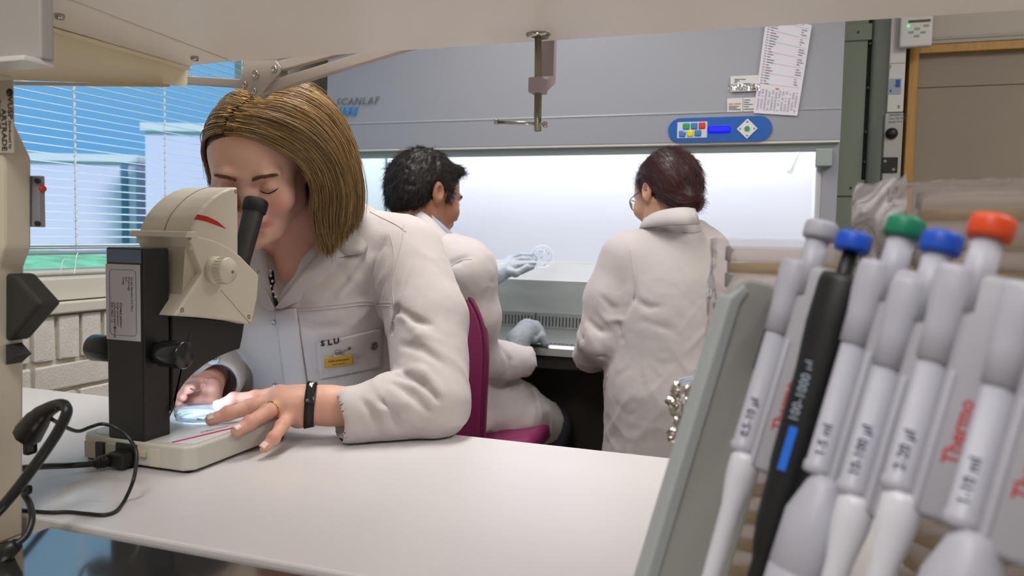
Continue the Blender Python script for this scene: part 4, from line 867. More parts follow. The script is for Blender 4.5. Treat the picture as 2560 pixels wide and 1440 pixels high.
def head_colour(v, skin, lip, flush, brow=None):
    c = np.tile(np.array(lin(skin)), (len(v), 1))
    def mix(m, col): c[:] = c * (1 - m[:, None]) + np.array(lin(col)) * m[:, None]
    mix(.5 * np.exp(-(((np.abs(v[:, 0]) - .045) / .02) ** 2 + ((v[:, 2] + .032) / .02) ** 2)) * (v[:, 1] < -.03), flush)
    mix(.45 * np.exp(-((v[:, 0] / .012) ** 2 + ((v[:, 1] + .11) / .012) ** 2 + ((v[:, 2] + .036) / .014) ** 2)), flush)
    l = np.exp(-((v[:, 0] / .0275) ** 4 + ((v[:, 2] + .0685) / .0085) ** 4)) * (v[:, 1] < -.076); mix(.85 * l, lip)
    mix(.4 * np.exp(-(((np.abs(v[:, 0]) - .082) / .014) ** 2)) * (np.abs(v[:, 2]) < .04) * (v[:, 1] > -.02), flush)
    return c
def frame(C, yaw, pitch, roll=0, s=1.):
    """matrix for a head at C looking along -Y turned by yaw (about Z), pitched down, rolled"""
    return Matrix.Translation(Vector(C)) @ Matrix.Rotation(math.radians(yaw), 4, 'Z') @ Matrix.Rotation(math.radians(pitch), 4, 'X') @ Matrix.Rotation(math.radians(roll), 4, 'Y') @ Matrix.Scale(s, 4)
def strands(name, guides, n, parent, m, r=.0011, jit=.006, seed=1, seg=14, taper=True, clump=0, kind=True):
    """guides: rows of world points, one row for each lock; strands run between them"""
    rs = np.random.RandomState(seed); G = np.array([spline(g, 4) for g in guides]); L = G.shape[1]; V_ = []; Q = []; nv = 0; K = 3
    for _ in range(n):
        u = rs.rand() * (len(G) - 1); i = min(int(u), len(G) - 2); f = u - i
        line = np.array([a for a in G[i] * (1 - f) + G[i + 1] * f]); t0 = rs.rand() * .12 if rs.rand() < .7 else rs.rand() * .5; t1 = 1 - rs.rand() ** 2 * .25
        t = (t0 + (t1 - t0) * np.linspace(0, 1, seg)) * (L - 1); k = np.clip(t.astype(int), 0, L - 2); line = line[k] + (line[k + 1] - line[k]) * (t - k)[:, None]
        o = rs.randn(3) * jit * .6; o2 = rs.randn(3) * jit; w = np.linspace(.25, 1, seg)[:, None]; line = line + o * w + o2 * w ** 3
        line += rs.randn(1, 3) * .0012 * np.sin(np.linspace(0, 1, seg) * rs.uniform(4, 11) + rs.rand() * 6)[:, None]
        tg = np.gradient(line, axis=0); tg /= np.maximum(np.linalg.norm(tg, axis=1), 1e-9)[:, None]; a = np.cross(tg, rs.randn(3)); a /= np.maximum(np.linalg.norm(a, axis=1), 1e-9)[:, None]; b = np.cross(tg, a)
        rr = r * rs.uniform(.5, 1.3) * (np.linspace(1, .3, seg) if taper else np.ones(seg))[:, None]
        ring = np.stack([line + rr * (a * math.cos(q) + b * math.sin(q)) for q in (0, 2.094, 4.189)], 1); V_.append(ring.reshape(-1, 3)); base = nv + np.arange(seg - 1)[:, None] * 3
        for q in range(3): Q.append(np.concatenate([base + q, base + (q + 1) % 3, base + 3 + (q + 1) % 3, base + 3 + q], 1))
        nv += seg * 3
    o = vmesh(name, [(np.concatenate(V_), np.concatenate(Q))], m, parent); 
    if kind: o['kind'] = 'stuff'
    return o
def hair_mat(name, c0, c1, rough=.42):
    if name in MATS: return MATS[name]
    m = mat(name, c0, rough, spec=.45); N = m.node_tree.nodes; L = m.node_tree.links; b = N['Principled BSDF']
    g = N.new('ShaderNodeNewGeometry'); r = N.new('ShaderNodeValToRGB'); r.color_ramp.elements[0].color = (*lin(c0), 1); r.color_ramp.elements[1].color = (*lin(c1), 1)
    L.new(g.outputs['Random Per Island'], r.inputs[0]); L.new(r.outputs[0], b.inputs['Base Color']); return m
def hand(s, wrist, palm_dir, side, nrm, fingers, thumb, sc_=1., k=.006, w=.0205):
    """hand into SDF s. palm_dir: wrist->knuckles, side: towards index finger, nrm: back of hand. fingers: 4 chains (index..little) of joint points"""
    W = V(*wrist); d = V(*palm_dir); d /= np.linalg.norm(d); sd = V(*side); sd -= d * (sd @ d); sd /= np.linalg.norm(sd); n = np.cross(d, sd); n = n if n @ V(*nrm) > 0 else -n
    kn = [W + d * (L * sc_) + sd * (o * sc_) + n * (z * sc_) for L, o, z in ((.088, .027, .002), (.092, .009, .005), (.087, -.010, .003), (.078, -.027, -.002))]
    for i, q in enumerate(kn):
        a = W + sd * (.018 - .012 * i) * sc_; s.cap(a, q, .0165 * sc_, .0118 * sc_, k=.012)
    s.cap(W + d * .035 * sc_ + sd * .012 * sc_, W + d * .07 * sc_, .0175 * sc_, .014 * sc_, k=.012)
    rad = [(.0098, .0088, .0080, .0068), (.0100, .0090, .0082, .0070), (.0095, .0086, .0078, .0066), (.0085, .0076, .0068, .0058)]
    for i, ch in enumerate(fingers):
        pts = [kn[i]] + [V(*p) for p in ch]; s.chain(pts, [r * sc_ for r in rad[i]][:len(pts)], k=.0035)
        for j in range(1, len(pts) - 1): s.ell(pts[j] + n * .0012, (.0092 * sc_ * (1 - .06 * i),) * 3, k=.004)
    if thumb is not None:
        pts = [W + d * .02 * sc_ + sd * .022 * sc_] + [V(*p) for p in thumb]; s.chain(pts, [.017 * sc_, .0125 * sc_, .0105 * sc_, .0085 * sc_][:len(pts)], k=.008)
    return kn, n, sd, d
from mathutils.bvhtree import BVHTree
def bvh_of(v, q): return BVHTree.FromPolygons([tuple(p) for p in v], [tuple(f) for f in q])
def hit(b, px, py, off=0.):
    r = ray(px, py); r = r / np.linalg.norm(r); h = b.ray_cast(Vector(CAM), Vector(r))
    if h[0] is None: return None, None
    n = np.array(h[1]); n = n if n @ r < 0 else -n; return np.array(h[0]) + n * off, n
def patch(name, b, quad, m, parent, off, thick, nu=16, nv=16, label=None):
    """cloth piece laid on the surface b; quad = four picture corners (tl, tr, br, bl)"""
    G = []
    for i in range(nu + 1):
        row = []
        for j in range(nv + 1):
            u, v = i / nu, j / nv; p = (V(*quad[0]) * (1 - u) + V(*quad[1]) * u) * (1 - v) + (V(*quad[3]) * (1 - u) + V(*quad[2]) * u) * v
            h, _ = hit(b, p[0], p[1], off); row.append(h if h is not None else (row[-1] if row else G[-1][j]))
        G.append(row)
    return MB().grid(G, thick).build(name, m, parent, label)
def seam(name, b, pts, r, m, parent, off=.0005):
    q = [hit(b, p[0], p[1], off)[0] for p in spline([V(*p) for p in pts], 8)]; q = [x for x in q if x is not None]; run = q[:1]
    for x in q[1:]:
        if np.linalg.norm(x - run[-1]) > .03: break
        run.append(x)
    return MB().tube(run, r, 6).build(name, m, parent) if len(run) > 3 else None
# ---- the woman at the microscope
w1_ = thing('person', 'fair-haired person in white lab coat bending over the microscope', 'person', (-.905, 1.45, 0))
HM = frame((-.938, 1.242, 1.394), 25, 27, -2, 1.1)
s = head_sdf((0, .03, -.18), True); hv, hq = s.mesh()
hc = head_colour(hv, 'deb09c', 'c4666c', 'd88c80')
sk = (hv[:, 2] > .052 + .25 * np.maximum(0, hv[:, 1] + .06)) if False else ((hv[:, 2] - .066 > -1.05 * (hv[:, 1] + .062)) & (hv[:, 1] > -.09) & (hv[:, 2] > -.03))
hc[sk] = lin('5d4327')
A_ = np.array(HM); head = (hv @ A_[:3, :3].T + A_[:3, 3], hq, hc)
sk1 = np.array(lin('d8a894'))
# torso under the coat
s = SDF((-1.12, 1.2, .6), (-.7, 1.6, 1.36), .008)
s.ell((-.907, 1.392, 1.15), (.135, .105, .16), k=.03); s.ell((-.907, 1.43, .88), (.15, .11, .25), k=.05); s.cap((-.915, 1.345, 1.30), (-.907, 1.385, 1.22), .057, .075, k=.04); s.cap((-1.02, 1.40, 1.23), (-.80, 1.40, 1.23), .045, k=.05)
tv, tq = s.mesh(); torso = (tv, tq, np.tile(sk1, (len(tv), 1)))
# left hand (seen over the dish) with forearm
s = SDF((-1.0, .95, .915), (-.62, 1.24, 1.06), .0019)
Wr = P(772, 1012, 1.125); s.cap(Wr, P(960, 1020, 1.19), .029, .038, k=.01); s.cap(Wr + V(.03, .01, 0), Wr + V(-.012, -.004, 0), .029, .027, k=.02)
fi = [[P(640, 995, 1.10), P(585, 998, 1.085), P(545, 1014, 1.075)], [P(625, 1018, 1.065), P(570, 1035, 1.03), P(527, 1049, 1.012)], [P(668, 1030, 1.055), P(625, 1057, 1.008), P(592, 1077, .985)], [P(705, 1066, 1.055), P(685, 1095, 1.02), P(662, 1119, 1.005)]]
kp = [P(700, 985, 1.12), P(690, 1000, 1.10), P(703, 1012, 1.088), P(722, 1042, 1.085)]
for k_, (a, ra) in enumerate(zip(kp, (.0125, .013, .0125, .0115))):
    s.cap(Wr + V(-.01, .012 - .011 * k_, .004 - .006 * k_), a, .021, ra, k=.014)
s.ell((Wr + kp[1] + kp[2]) / 3 + V(0, 0, .002), (.038, .030, .023), k=.02)
rad = [(.0142, .0122, .0106, .0088), (.0146, .0124, .0110, .0092), (.0140, .0120, .0106, .0090), (.0125, .0104, .0094, .0080)]
for k_ in range(4):
    ch = [kp[k_]] + fi[k_]; s.chain(ch, rad[k_], k=.005)
    for j in (1, 2): s.ell(ch[j] + V(0, -.001, .0015), (rad[k_][j] * 1.04,) * 3, k=.004)
    s.ell(ch[0] + V(0, -.002, .003), (.012, .011, .0095), k=.01)
s.chain([Wr + V(-.02, .018, -.01), P(650, 1010, 1.145), P(590, 1022, 1.135)], [.016, .0115, .0085], k=.008)      # thumb, behind the dish edge
lv, lq = s.mesh(); lc = np.tile(np.array(lin('d6a48f')), (len(lv), 1))
for k_ in range(4):
    for j in (0, 1, 2):
        c_ = ([kp[k_]] + fi[k_])[j] + V(0, -.006, .006); m_ = .45 * np.exp(-(np.linalg.norm(lv - c_, axis=1) / .010) ** 2); lc = lc * (1 - m_[:, None]) + np.array(lin('c07a6c')) * m_[:, None]
nails = []
for k_ in range(4):
    t_ = fi[k_][2]; d_ = fi[k_][2] - fi[k_][1]; d_ /= np.linalg.norm(d_); up_ = V(.18, -.45, .85); up_ -= d_ * (up_ @ d_); up_ /= np.linalg.norm(up_); x_ = np.cross(d_, up_); r_ = rad[k_][3]
    G = [[t_ + d_ * (-.0055 + .0105 * i / 8) + (x_ * math.sin(a) + up_ * math.cos(a)) * r_ * (1.10 if i < 8 else .98) for a in np.linspace(-.8, .8, 9)] for i in range(9)]; nails.append(G)
# right hand behind the microscope arm, holding tweezers
s = SDF((-1.12, 1.02, .925), (-.93, 1.26, 1.06), .0022); W2 = V(-.995, 1.172, .985)
s.cap(W2, W2 + V(-.05, .075, 0), .025, .029, k=.01)
tipw = P(505, 975, 1.085)
for k_, (pts) in enumerate(([P(470, 955, 1.13), P(455, 965, 1.10), P(470, 974, 1.085)], [P(452, 970, 1.12), P(440, 985, 1.09), P(458, 994, 1.075)], [P(440, 985, 1.12), P(428, 1000, 1.09), P(448, 1008, 1.08)], [P(430, 1000, 1.12), P(420, 1012, 1.10), P(436, 1018, 1.09)])):
    b0 = W2 + V(.035, -.03, .008 - .012 * k_); s.cap(W2, b0, .02, .013, k=.012); s.chain([b0] + pts, (.0105, .0095, .0088, .0072), k=.004)
s.chain([W2 + V(.01, -.02, .01), P(482, 962, 1.12), P(478, 972, 1.09)], [.014, .011, .008], k=.006)
rv, rq = s.mesh(); rcol = np.tile(np.array(lin('cf9584')), (len(rv), 1))
vmesh('body', [head, torso, (lv, lq, lc), (rv, rq, rcol)], M_skin, w1_)
for G in nails: MB().grid(G, .0004).build('finger_nail', mat('nail', 'ecc8bc', .22), w1_)
# lashes and brows
def hw(p): return HM @ Vector(p)
for q in (-1, 1):
    MB().tube(spline([hw((q * .0185, -.0885, -.0075)), hw((q * .026, -.0925, -.0105)), hw((q * .034, -.0925, -.0112)), hw((q * .042, -.0875, -.0095)), hw((q * .0475, -.0815, -.0065))], 4), [.0006] * 3 + [.0013] * 12 + [.0007] * 2, 6).build('eyelashes', M_lash, w1_)
    strands('eyebrow', [[hw((q * .012, -.0985, .0145 + d)), hw((q * .03, -.0995, .0205 + d)), hw((q * .050, -.0835, .0165 + d))] for d in (-.0016, .0016)], 110, w1_, mat('brow_brown', '7c5640', .8), .0004, .0008, 5, 5)
# hair
M_hair1 = hair_mat('hair_fair', '4f371c', 'bd9a66', .36)
R_ = [[(566, 338, 1.135), (622, 343, 1.142), (690, 368, 1.165), (748, 408, 1.195), (782, 462, 1.225), (785, 530, 1.24), (797, 590, 1.25), (808, 622, 1.255)],
      [(574, 312, 1.14), (650, 322, 1.15), (725, 352, 1.178), (785, 405, 1.212), (812, 470, 1.24), (812, 545, 1.255), (818, 605, 1.262), (822, 640, 1.265)],
      [(592, 280, 1.15), (680, 292, 1.162), (765, 330, 1.192), (828, 398, 1.23), (855, 478, 1.26), (850, 550, 1.275), (842, 595, 1.28), (838, 618, 1.28)],
      [(625, 248, 1.168), (715, 258, 1.18), (798, 302, 1.215), (858, 380, 1.258), (884, 470, 1.29), (880, 540, 1.30), (868, 575, 1.305), (862, 592, 1.305)],
      [(665, 222, 1.195), (752, 230, 1.215), (828, 278, 1.25), (878, 362, 1.295), (904, 455, 1.325), (903, 515, 1.335), (895, 545, 1.34), (893, 560, 1.34)],
      [(700, 205, 1.235), (778, 215, 1.265), (842, 272, 1.31), (882, 358, 1.355), (900, 450, 1.375), (900, 505, 1.385), (897, 525, 1.39), (896, 535, 1.39)],
      [(715, 205, 1.28), (775, 225, 1.32), (830, 290, 1.37), (862, 370, 1.405), (875, 450, 1.42), (875, 500, 1.425), (872, 520, 1.425), (870, 530, 1.425)]]
L_ = [[(566, 338, 1.135), (545, 340, 1.14), (530, 350, 1.15), (523, 365, 1.162), (524, 385, 1.175), (528, 400, 1.185), (534, 415, 1.19), (538, 430, 1.195)],
      [(574, 312, 1.14), (545, 316, 1.15), (525, 334, 1.165), (516, 360, 1.185), (520, 400, 1.20), (530, 440, 1.21), (540, 470, 1.215), (548, 500, 1.22)],
      [(592, 280, 1.15), (558, 282, 1.165), (533, 305, 1.19), (519, 342, 1.215), (520, 395, 1.235), (532, 445, 1.245), (545, 490, 1.25), (553, 520, 1.25)],
      [(625, 248, 1.168), (585, 246, 1.19), (552, 268, 1.22), (530, 318, 1.255), (528, 390, 1.28), (540, 450, 1.29), (552, 500, 1.29), (560, 530, 1.29)],
      [(665, 222, 1.195), (625, 216, 1.225), (588, 236, 1.265), (562, 290, 1.305), (555, 380, 1.33), (562, 450, 1.34), (570, 500, 1.34), (575, 530, 1.34)],
      [(700, 205, 1.235), (665, 200, 1.275), (635, 222, 1.32), (615, 290, 1.36), (610, 390, 1.385), (612, 460, 1.39), (615, 505, 1.39), (618, 530, 1.39)],
      [(715, 205, 1.28), (700, 205, 1.32), (690, 230, 1.37), (685, 300, 1.41), (684, 390, 1.43), (684, 460, 1.43), (684, 500, 1.43), (684, 530, 1.43)],
      [(715, 205, 1.28), (735, 212, 1.33), (752, 245, 1.385), (765, 315, 1.42), (770, 400, 1.44), (770, 465, 1.44), (770, 505, 1.44), (770, 530, 1.44)],
      [(715, 205, 1.28), (775, 225, 1.32), (830, 290, 1.37), (862, 370, 1.405), (875, 450, 1.42), (875, 500, 1.425), (872, 520, 1.425), (870, 530, 1.425)]]
def W3(G): return [[P(*p) for p in g] for g in G]
def shrink(G, f): return [[np.array(p) + (V(-.918, 1.26, 1.40) - p) * f for p in g] for g in G]
HB = bvh_of(head[0], head[1])
def clear(G, d=.007):
    out = []
    for g in G:
        row = []
        for p in g:
            p = np.array(p); l, n, _, _ = HB.find_nearest(Vector(p)); n = np.array(n); l = np.array(l); c = (l - V(-.926, 1.25, 1.40)) @ n; n = n if c > 0 else -n; e = (p - l) @ n
            row.append(p + n * (d - e) if e < d and np.linalg.norm(p - l) < .06 else p)
        out.append(row)
    return out
Rg, Lg = clear(W3(R_)), clear(W3(L_))
hr = thing('tmp', None, None)
bpy.data.objects.remove(hr)
def sheet_of(G, m=5):
    rows = [spline(g, 4) for g in G]; out = []
    for j in range(len(rows[0])): out.append(spline([r[j] for r in rows], m))
    return out
hcap = MB().grid(sheet_of(shrink(Rg, .07))[:-5], .004).grid(sheet_of(shrink(Lg, .06))[:-3], .004).build('hair', mat('hair_under', '6b4d28', .5, var=(120, .35), stretch=(1, 1, .15)), w1_)
strands('hair_strands', Rg, 3600, hcap, M_hair1, .00085, .0042, 3, 18); strands('hair_strands', Lg, 2000, hcap, M_hair1, .00085, .0032, 4, 16)
strands('loose_hair', [[np.array(p) + V(.004, 0, .002) for p in g] for g in Rg], 70, hcap, M_hair1, .0004, .012, 9, 18)
# coat, first as a plain skin for laying pieces on, then with its creases
SL, EL, CU = V(-.712, 1.405, 1.222), P(1078, 1010, 1.245), P(880, 1042, 1.150)
def coat1(h):
    s = SDF((-1.24, 1.06, .70), (-.43, 1.62, 1.37), h)
    s.ell((-.905, 1.392, 1.10), (.178, .132, .2), k=.03); s.ell((-.905, 1.43, .90), (.19, .155, .22), k=.05); s.ell((-.905, 1.375, 1.19), (.155, .105, .10), k=.04)
    s.cap((-1.095, 1.41, 1.232), (-.722, 1.41, 1.232), .068, k=.05); s.cap((-.905, 1.40, 1.285), (-.74, 1.42, 1.252), .055, .05, k=.05); s.cap((-.905, 1.40, 1.285), (-1.07, 1.42, 1.252), .055, .05, k=.05)
    s.ell((-.845, 1.318, 1.10), (.08, .06, .085), k=.04); s.ell((-.968, 1.318, 1.10), (.08, .06, .085), k=.04)
    s.chain([SL, SL * .55 + EL * .45 + V(.016, .012, .0), EL], [.080, .077, .066], k=.015)
    s.chain([EL, EL * .5 + CU * .5 + V(0, .004, .004), CU], [.064, .058, .049], k=.014)
    s.chain([(-1.105, 1.405, 1.222), (-1.14, 1.37, 1.10), (-1.105, 1.345, 1.0)], [.078, .07, .06], k=.035); s.chain([(-1.105, 1.345, 1.0), (-1.01, 1.215, .985)], [.058, .046], k=.02)
    s.chain([(-.907, 1.243, 1.132), (-.907, 1.268, 1.20), (-.907, 1.305, 1.265), (-.909, 1.33, 1.33), (-.909, 1.30, 1.40)], [.004, .034, .060, .072, .09], k=.006, op='s')
    s.cut((0, 0, DESK + .002), (0, -.0, -1)) if False else None
    # hollow cuffs
    dc = CU - EL; dc /= np.linalg.norm(dc); s.cut(CU + dc * .012, (-.9, -.38, -.16)) if False else None
    s.cap(CU + dc * .075, CU + dc * .035, .046, .042, k=.003, op='s'); s.cap(CU + dc * .06, CU - dc * .02, .0325, .030, k=.003, op='s'); s.cap((-.97, 1.165, .985), (-1.02, 1.23, .985), .034, k=.003, op='s')
    return s
s = coat1(.006); v0, q0 = s.mesh(); B1 = bvh_of(v0, q0)
s = coat1(.0046)
def crease(pts, r, dep, op='s', k=.008):
    r = r * .72
    h = [hit(B1, *p) for p in pts]; h = [(a, b) for a, b in h if a is not None]; h = [x for i, x in enumerate(h) if i == 0 or np.linalg.norm(x[0] - h[i - 1][0]) < .06]
    if len(h) < 2: return
    c = [a + b * (r - dep if op == 's' else -r + dep) for a, b in h]; s.chain(c, [r * .5] + [r] * (len(c) - 2) + [r * .5], k=k, op=op)
for pts, r, dp in (([(985, 765), (975, 830), (968, 900), (972, 940)], .012, .016), ([(990, 938), (1015, 938), (1050, 950)], .010, .009), ([(1005, 930), (1060, 955), (1095, 1000)], .009, .010), ([(985, 960), (1030, 985), (1070, 1030)], .009, .008), ([(990, 770), (1030, 800), (1075, 812)], .010, .009),
                   ([(1000, 860), (1050, 870), (1100, 905)], .010, .006), ([(900, 650), (870, 700), (820, 740)], .012, .005), ([(960, 600), (930, 680), (905, 740)], .012, .006), ([(1040, 660), (1070, 740), (1085, 820)], .014, .006), ([(950, 1000), (985, 1040), (1000, 1075)], .009, .008), ([(905, 1000), (940, 1045), (950, 1080)], .008, .005), ([(1100, 700), (1125, 800), (1140, 880)], .012, .005), ([(720, 800), (780, 820), (850, 815)], .010, .004), ([(790, 930), (850, 960), (900, 960)], .010, .005)):
    crease(pts, r, dp)
for pts, r, dp in (([(1000, 910), (1055, 930), (1110, 985)], .012, .005), ([(975, 975), (1010, 1010), (1040, 1060)], .012, .005), ([(1000, 790), (1050, 835), (1100, 850)], .014, .005), ([(930, 640), (895, 700), (850, 745)], .014, .005), ([(925, 1000), (955, 1030), (970, 1078)], .010, .004)):
    crease(pts, r, dp, 'u')
def ridge(v, sc_, R, seed, sharp=3.):
    return np.clip(1 - sharp * np.abs(vnoise(v @ R * V(*sc_) + seed * 3.7, seed)), 0, 1) ** 1.5
def cloth(v, a=1.):
    w = np.clip(1.2 * vnoise(v * 6 + 2, 8) + .45, 0, 1); w2 = np.clip(1.2 * vnoise(v * 6 + 9, 4) + .4, 0, 1)
    return a * (.0030 * vnoise(v * V(9, 9, 4.5)) + .0034 * w * ridge(v, (22, 16, 7), rotm('Y', 35), 3) + .0030 * w2 * ridge(v, (20, 16, 8), rotm('Y', -40), 6) - .0022 * w * ridge(v, (26, 18, 9), rotm('X', 30), 11, 4.) + .0005 * vnoise(v * 70, 5))
cdisp = cloth
v1, q1 = s.mesh(disp=cdisp); v1[:, 2] = np.where((v1[:, 1] < 1.262) & (v1[:, 2] < DESK + .004), DESK + .004, v1[:, 2])
ct = vmesh('lab_coat', [(v1, q1)], M_coat, w1_); B1 = bvh_of(v1, q1)
# collar and lapels
def lap(name, G, th=.003): 
    return MB().grid([spline(r, 4) for r in G], th).build(name, M_coat, ct)
def hp(px, py, off): h, _ = hit(B1, px, py, off); return h
lap('lapel', [[P(848, 585, 1.315), P(880, 610, 1.318), P(905, 634, 1.325)], [P(800, 628, 1.288), P(828, 652, 1.292), P(850, 640, 1.302)], [P(752, 686, 1.264), P(785, 708, 1.268), P(828, 690, 1.286)], [P(714, 735, 1.248), P(745, 748, 1.254), P(775, 740, 1.266)], [P(690, 770, 1.241), P(700, 772, 1.242), P(712, 770, 1.244)]])
lap('collar', [[P(880, 505, 1.37), P(915, 512, 1.385), P(950, 535, 1.40)], [P(862, 550, 1.34), P(900, 565, 1.352), P(932, 590, 1.365)], [P(838, 590, 1.31), P(875, 612, 1.314), P(912, 630, 1.318)], [P(826, 600, 1.305), P(860, 635, 1.305), P(905, 636, 1.318)]])
lap('lapel', [[P(628, 640, 1.30), P(612, 660, 1.30), P(590, 680, 1.31)], [P(645, 670, 1.28), P(630, 700, 1.278), P(612, 700, 1.29)], [P(662, 710, 1.262), P(650, 735, 1.26), P(632, 730, 1.27)], [P(676, 748, 1.247), P(668, 760, 1.247), P(655, 760, 1.255)], [P(688, 772, 1.241), P(684, 776, 1.241), P(678, 776, 1.244)]])
M_blouse = mat('blouse', '17171a', .7); 
MB().grid([[P(655, 632, 1.298), P(672, 634, 1.305)], [P(664, 665, 1.283), P(682, 672, 1.290)], [P(672, 700, 1.268), P(687, 712, 1.276)], [P(680, 735, 1.255), P(692, 745, 1.262)], [P(687, 766, 1.245), P(694, 764, 1.249)]], .002).build('blouse_edge', M_blouse, w1_, 'black blouse neckline with white pattern')
for k in range(9): p_ = P(668 + 2.6 * k + random.uniform(-4, 4), 640 + 13 * k, 1.292 - .0055 * k); MB().lathe([(0, 0), (.003, .0006), (0, .0012)], p_ + V(.0, -.004, .002), (.3, -1, .3), 7).build('blouse_print', mat('print_white', 'c9c6c2', .7), w1_)
# placket, yoke seams, pocket, snaps
patch('placket', B1, [(690, 776), (742, 770), (770, 968), (712, 968)], M_coat, ct, .0022, .0022, 6, 22)
seam('yoke_seam', B1, [(700, 775), (770, 776), (840, 770), (910, 762), (975, 765)], .0012, M_coat, ct); seam('yoke_seam', B1, [(700, 768), (770, 768), (840, 762), (910, 754), (978, 757)], .0009, M_coat, ct)
seam('armhole_seam', B1, [(1010, 560), (1005, 600), (990, 660), (982, 720), (985, 765)], .0011, M_coat, ct); seam('armhole_seam', B1, [(975, 585), (985, 640), (970, 700), (968, 750)], .0008, M_coat, ct)
seam('shoulder_seam', B1, [(925, 530), (955, 545), (990, 562), (1015, 580)], .0009, M_coat, ct)
pk = patch('chest_pocket', B1, [(792, 857), (955, 820), (951, 918), (800, 948)], M_coat, ct, .002, .002, 18, 18)
for x, y in ((686, 806), (689, 961)):
    p_, n_ = hit(B1, x, y, .003)
    if p_ is not None: MB().lathe([(.0042, 0), (.0046, .0008), (.0036, .001), (.003, .0002), (0, .0002)], p_, n_, 20).build('snap_ring', mat('snap_pale', 'b3b6bb', .3, .6), ct)
def on(px, py, off, dx=12): 
    p_, n_ = hit(B1, px, py, off); a, _ = hit(B1, px + dx, py - dx * .12, off); b, _ = hit(B1, px, py - dx, off); return p_, n_, a - p_, b - p_
ink = mat('marker_ink', '35323f', .8)
for s_, x, y in (('S', 804, 862), ('L', 820, 860), ('U', 834, 857)): p_, n_, xd, yd = on(x, y, .0052); text('marker_letter', s_, .0148, p_, xd, yd, ink, ct, bold=.05, ext=.0003, shear=.1)
p_, n_, xd, yd = on(846, 898, .0075, 30); xd /= np.linalg.norm(xd); yd = yd - xd * (yd @ xd); yd /= np.linalg.norm(yd); zd = np.cross(xd, yd); Mb = Matrix((Vector(xd), Vector(yd), Vector(zd))).transposed().to_4x4(); Mb.translation = Vector(p_)
bd = thing('name_badge', 'gold name badge clipped to the lab coat pocket', 'name badge', tuple(p_))
MB().box((-.0265, -.0115, -.001), (.0265, .0115, .001), .0012, 2, Mb).build('plate', mat('badge_gold', 'd0a640', .35, .35), bd)
text('badge_name', 'Sofie Johansson', .0062, p_ + zd * .0012 + yd * .001, xd, yd, mat('badge_ink', '2c2112', .6), bd, align='CENTER', ext=.0001, bold=.008); text('badge_line', 'SE-lab, UPSC/SLU', .0036, p_ + zd * .0012 - yd * .0065, xd, yd, mat('badge_ink'), bd, align='CENTER', ext=.0001)
MB().box((-.008, .0115, -.002), (.005, .0145, .0005), .0005, 2, Mb).build('clip_tab', M_white, bd); MB().box((-.006, .0145, -.003), (.003, .0235, .002), .001, 2, Mb).build('clip', M_button, bd)
p2, n2, _, _ = on(871, 868, .004); MB().tube([p_ + yd * .014 + zd * .001, (p_ + yd * .014 + p2) / 2, p2], .0009, 6).lathe([(.002, 0), (.0035, .001), (.0035, .002), (.0015, .0025), (0, .002)], p2, n2, 12).build('safety_pin', M_button, bd)
p_, n_, xd, yd = on(932, 863, .0045); pb = thing('pin_badge', 'round metal pin badge on the coat pocket', 'pin badge', tuple(p_))
MB().lathe([(.0088, 0), (.009, .0012), (.0082, .002), (0, .0022)], p_, n_, 28).build('disc', M_button, pb)
xd /= np.linalg.norm(xd); yd -= xd * (yd @ xd); yd /= np.linalg.norm(yd)
for k in range(5): t = 1.2 + k * 1.257; c_ = p_ + n_ * .0024 + (xd * math.cos(t) + yd * math.sin(t)) * .0045; MB().lathe([(0, 0), (.0016, .0002), (0, .0004)], c_, n_, 8).build('petal', mat('pin_green', '2c4030', .5), pb)
h_, n_ = hit(B1, 534, 905, .003)
if h_ is not None:
    pb = thing('pin_badge', 'white and teal pin badge beside the microscope arm', 'pin badge', tuple(h_))
    MB().lathe([(.0105, 0), (.0105, .001), (0, .0014)], h_, n_, 24).build('disc', mat('pin_white', 'dfe4e8', .4), pb); MB().lathe([(.0045, .0012), (.0045, .0022), (0, .0024)], h_ + V(.005, 0, .004), n_, 20).build('teal_dot', mat('pin_teal', '1f8a90', .35), pb)
# wristband and ring
d_ = P(900, 1018, 1.165) - Wr; d_ /= np.linalg.norm(d_); c_ = Wr + d_ * .004 + V(0, 0, .001)
def loop(c, d, ra, n=40, up=(0, 0, 1)):
    u_ = V(*up) - d * (V(*up) @ d); u_ /= np.linalg.norm(u_); x_ = np.cross(d, u_); return [c + (x_ * math.cos(2 * math.pi * k / n) * ra[0] + u_ * math.sin(2 * math.pi * k / n) * ra[1]) for k in range(n)], x_, u_
B3 = bvh_of(lv, lq)
def ringon(c, d, w, th, n=48):
    _, x_, u_ = loop(c, d, (1, 1)); rows = []
    for sft in (-w / 2, -w / 2, w / 2, w / 2, -w / 2):
        rows.append([])
    for k in range(n + 1):
        t = 2 * math.pi * (k % n) / n; o = x_ * math.cos(t) + u_ * math.sin(t)
        for r_, (sft, e) in zip(rows, ((-w / 2, 0), (-w / 2, th), (w / 2, th), (w / 2, 0), (-w / 2, 0))):
            cc = c + d * sft; hh = B3.ray_cast(Vector(cc + o * .1), Vector(-o)); rr = .1 - hh[3] if hh[0] is not None else .03
            r_.append(cc + o * (rr + .0003 + e))
    return rows, x_, u_
rows, x_, u_ = ringon(c_, d_, .0155, .0022); wb = thing('wristband', 'black fitness wristband with a narrow screen on the wrist', 'wristband', tuple(c_))
MB().grid(rows).build('strap', mat('strap_black', '1b1d20', .55), wb)
o = V(.05, -.75, .66); o -= d_ * (o @ d_); o /= np.linalg.norm(o); y_ = np.cross(d_, o); hh = B3.ray_cast(Vector(c_ + o * .1), Vector(-o)); pc = np.array(hh[0]) + o * .004
Mw = Matrix((Vector(d_), Vector(y_), Vector(o))).transposed().to_4x4(); Mw.translation = Vector(pc)
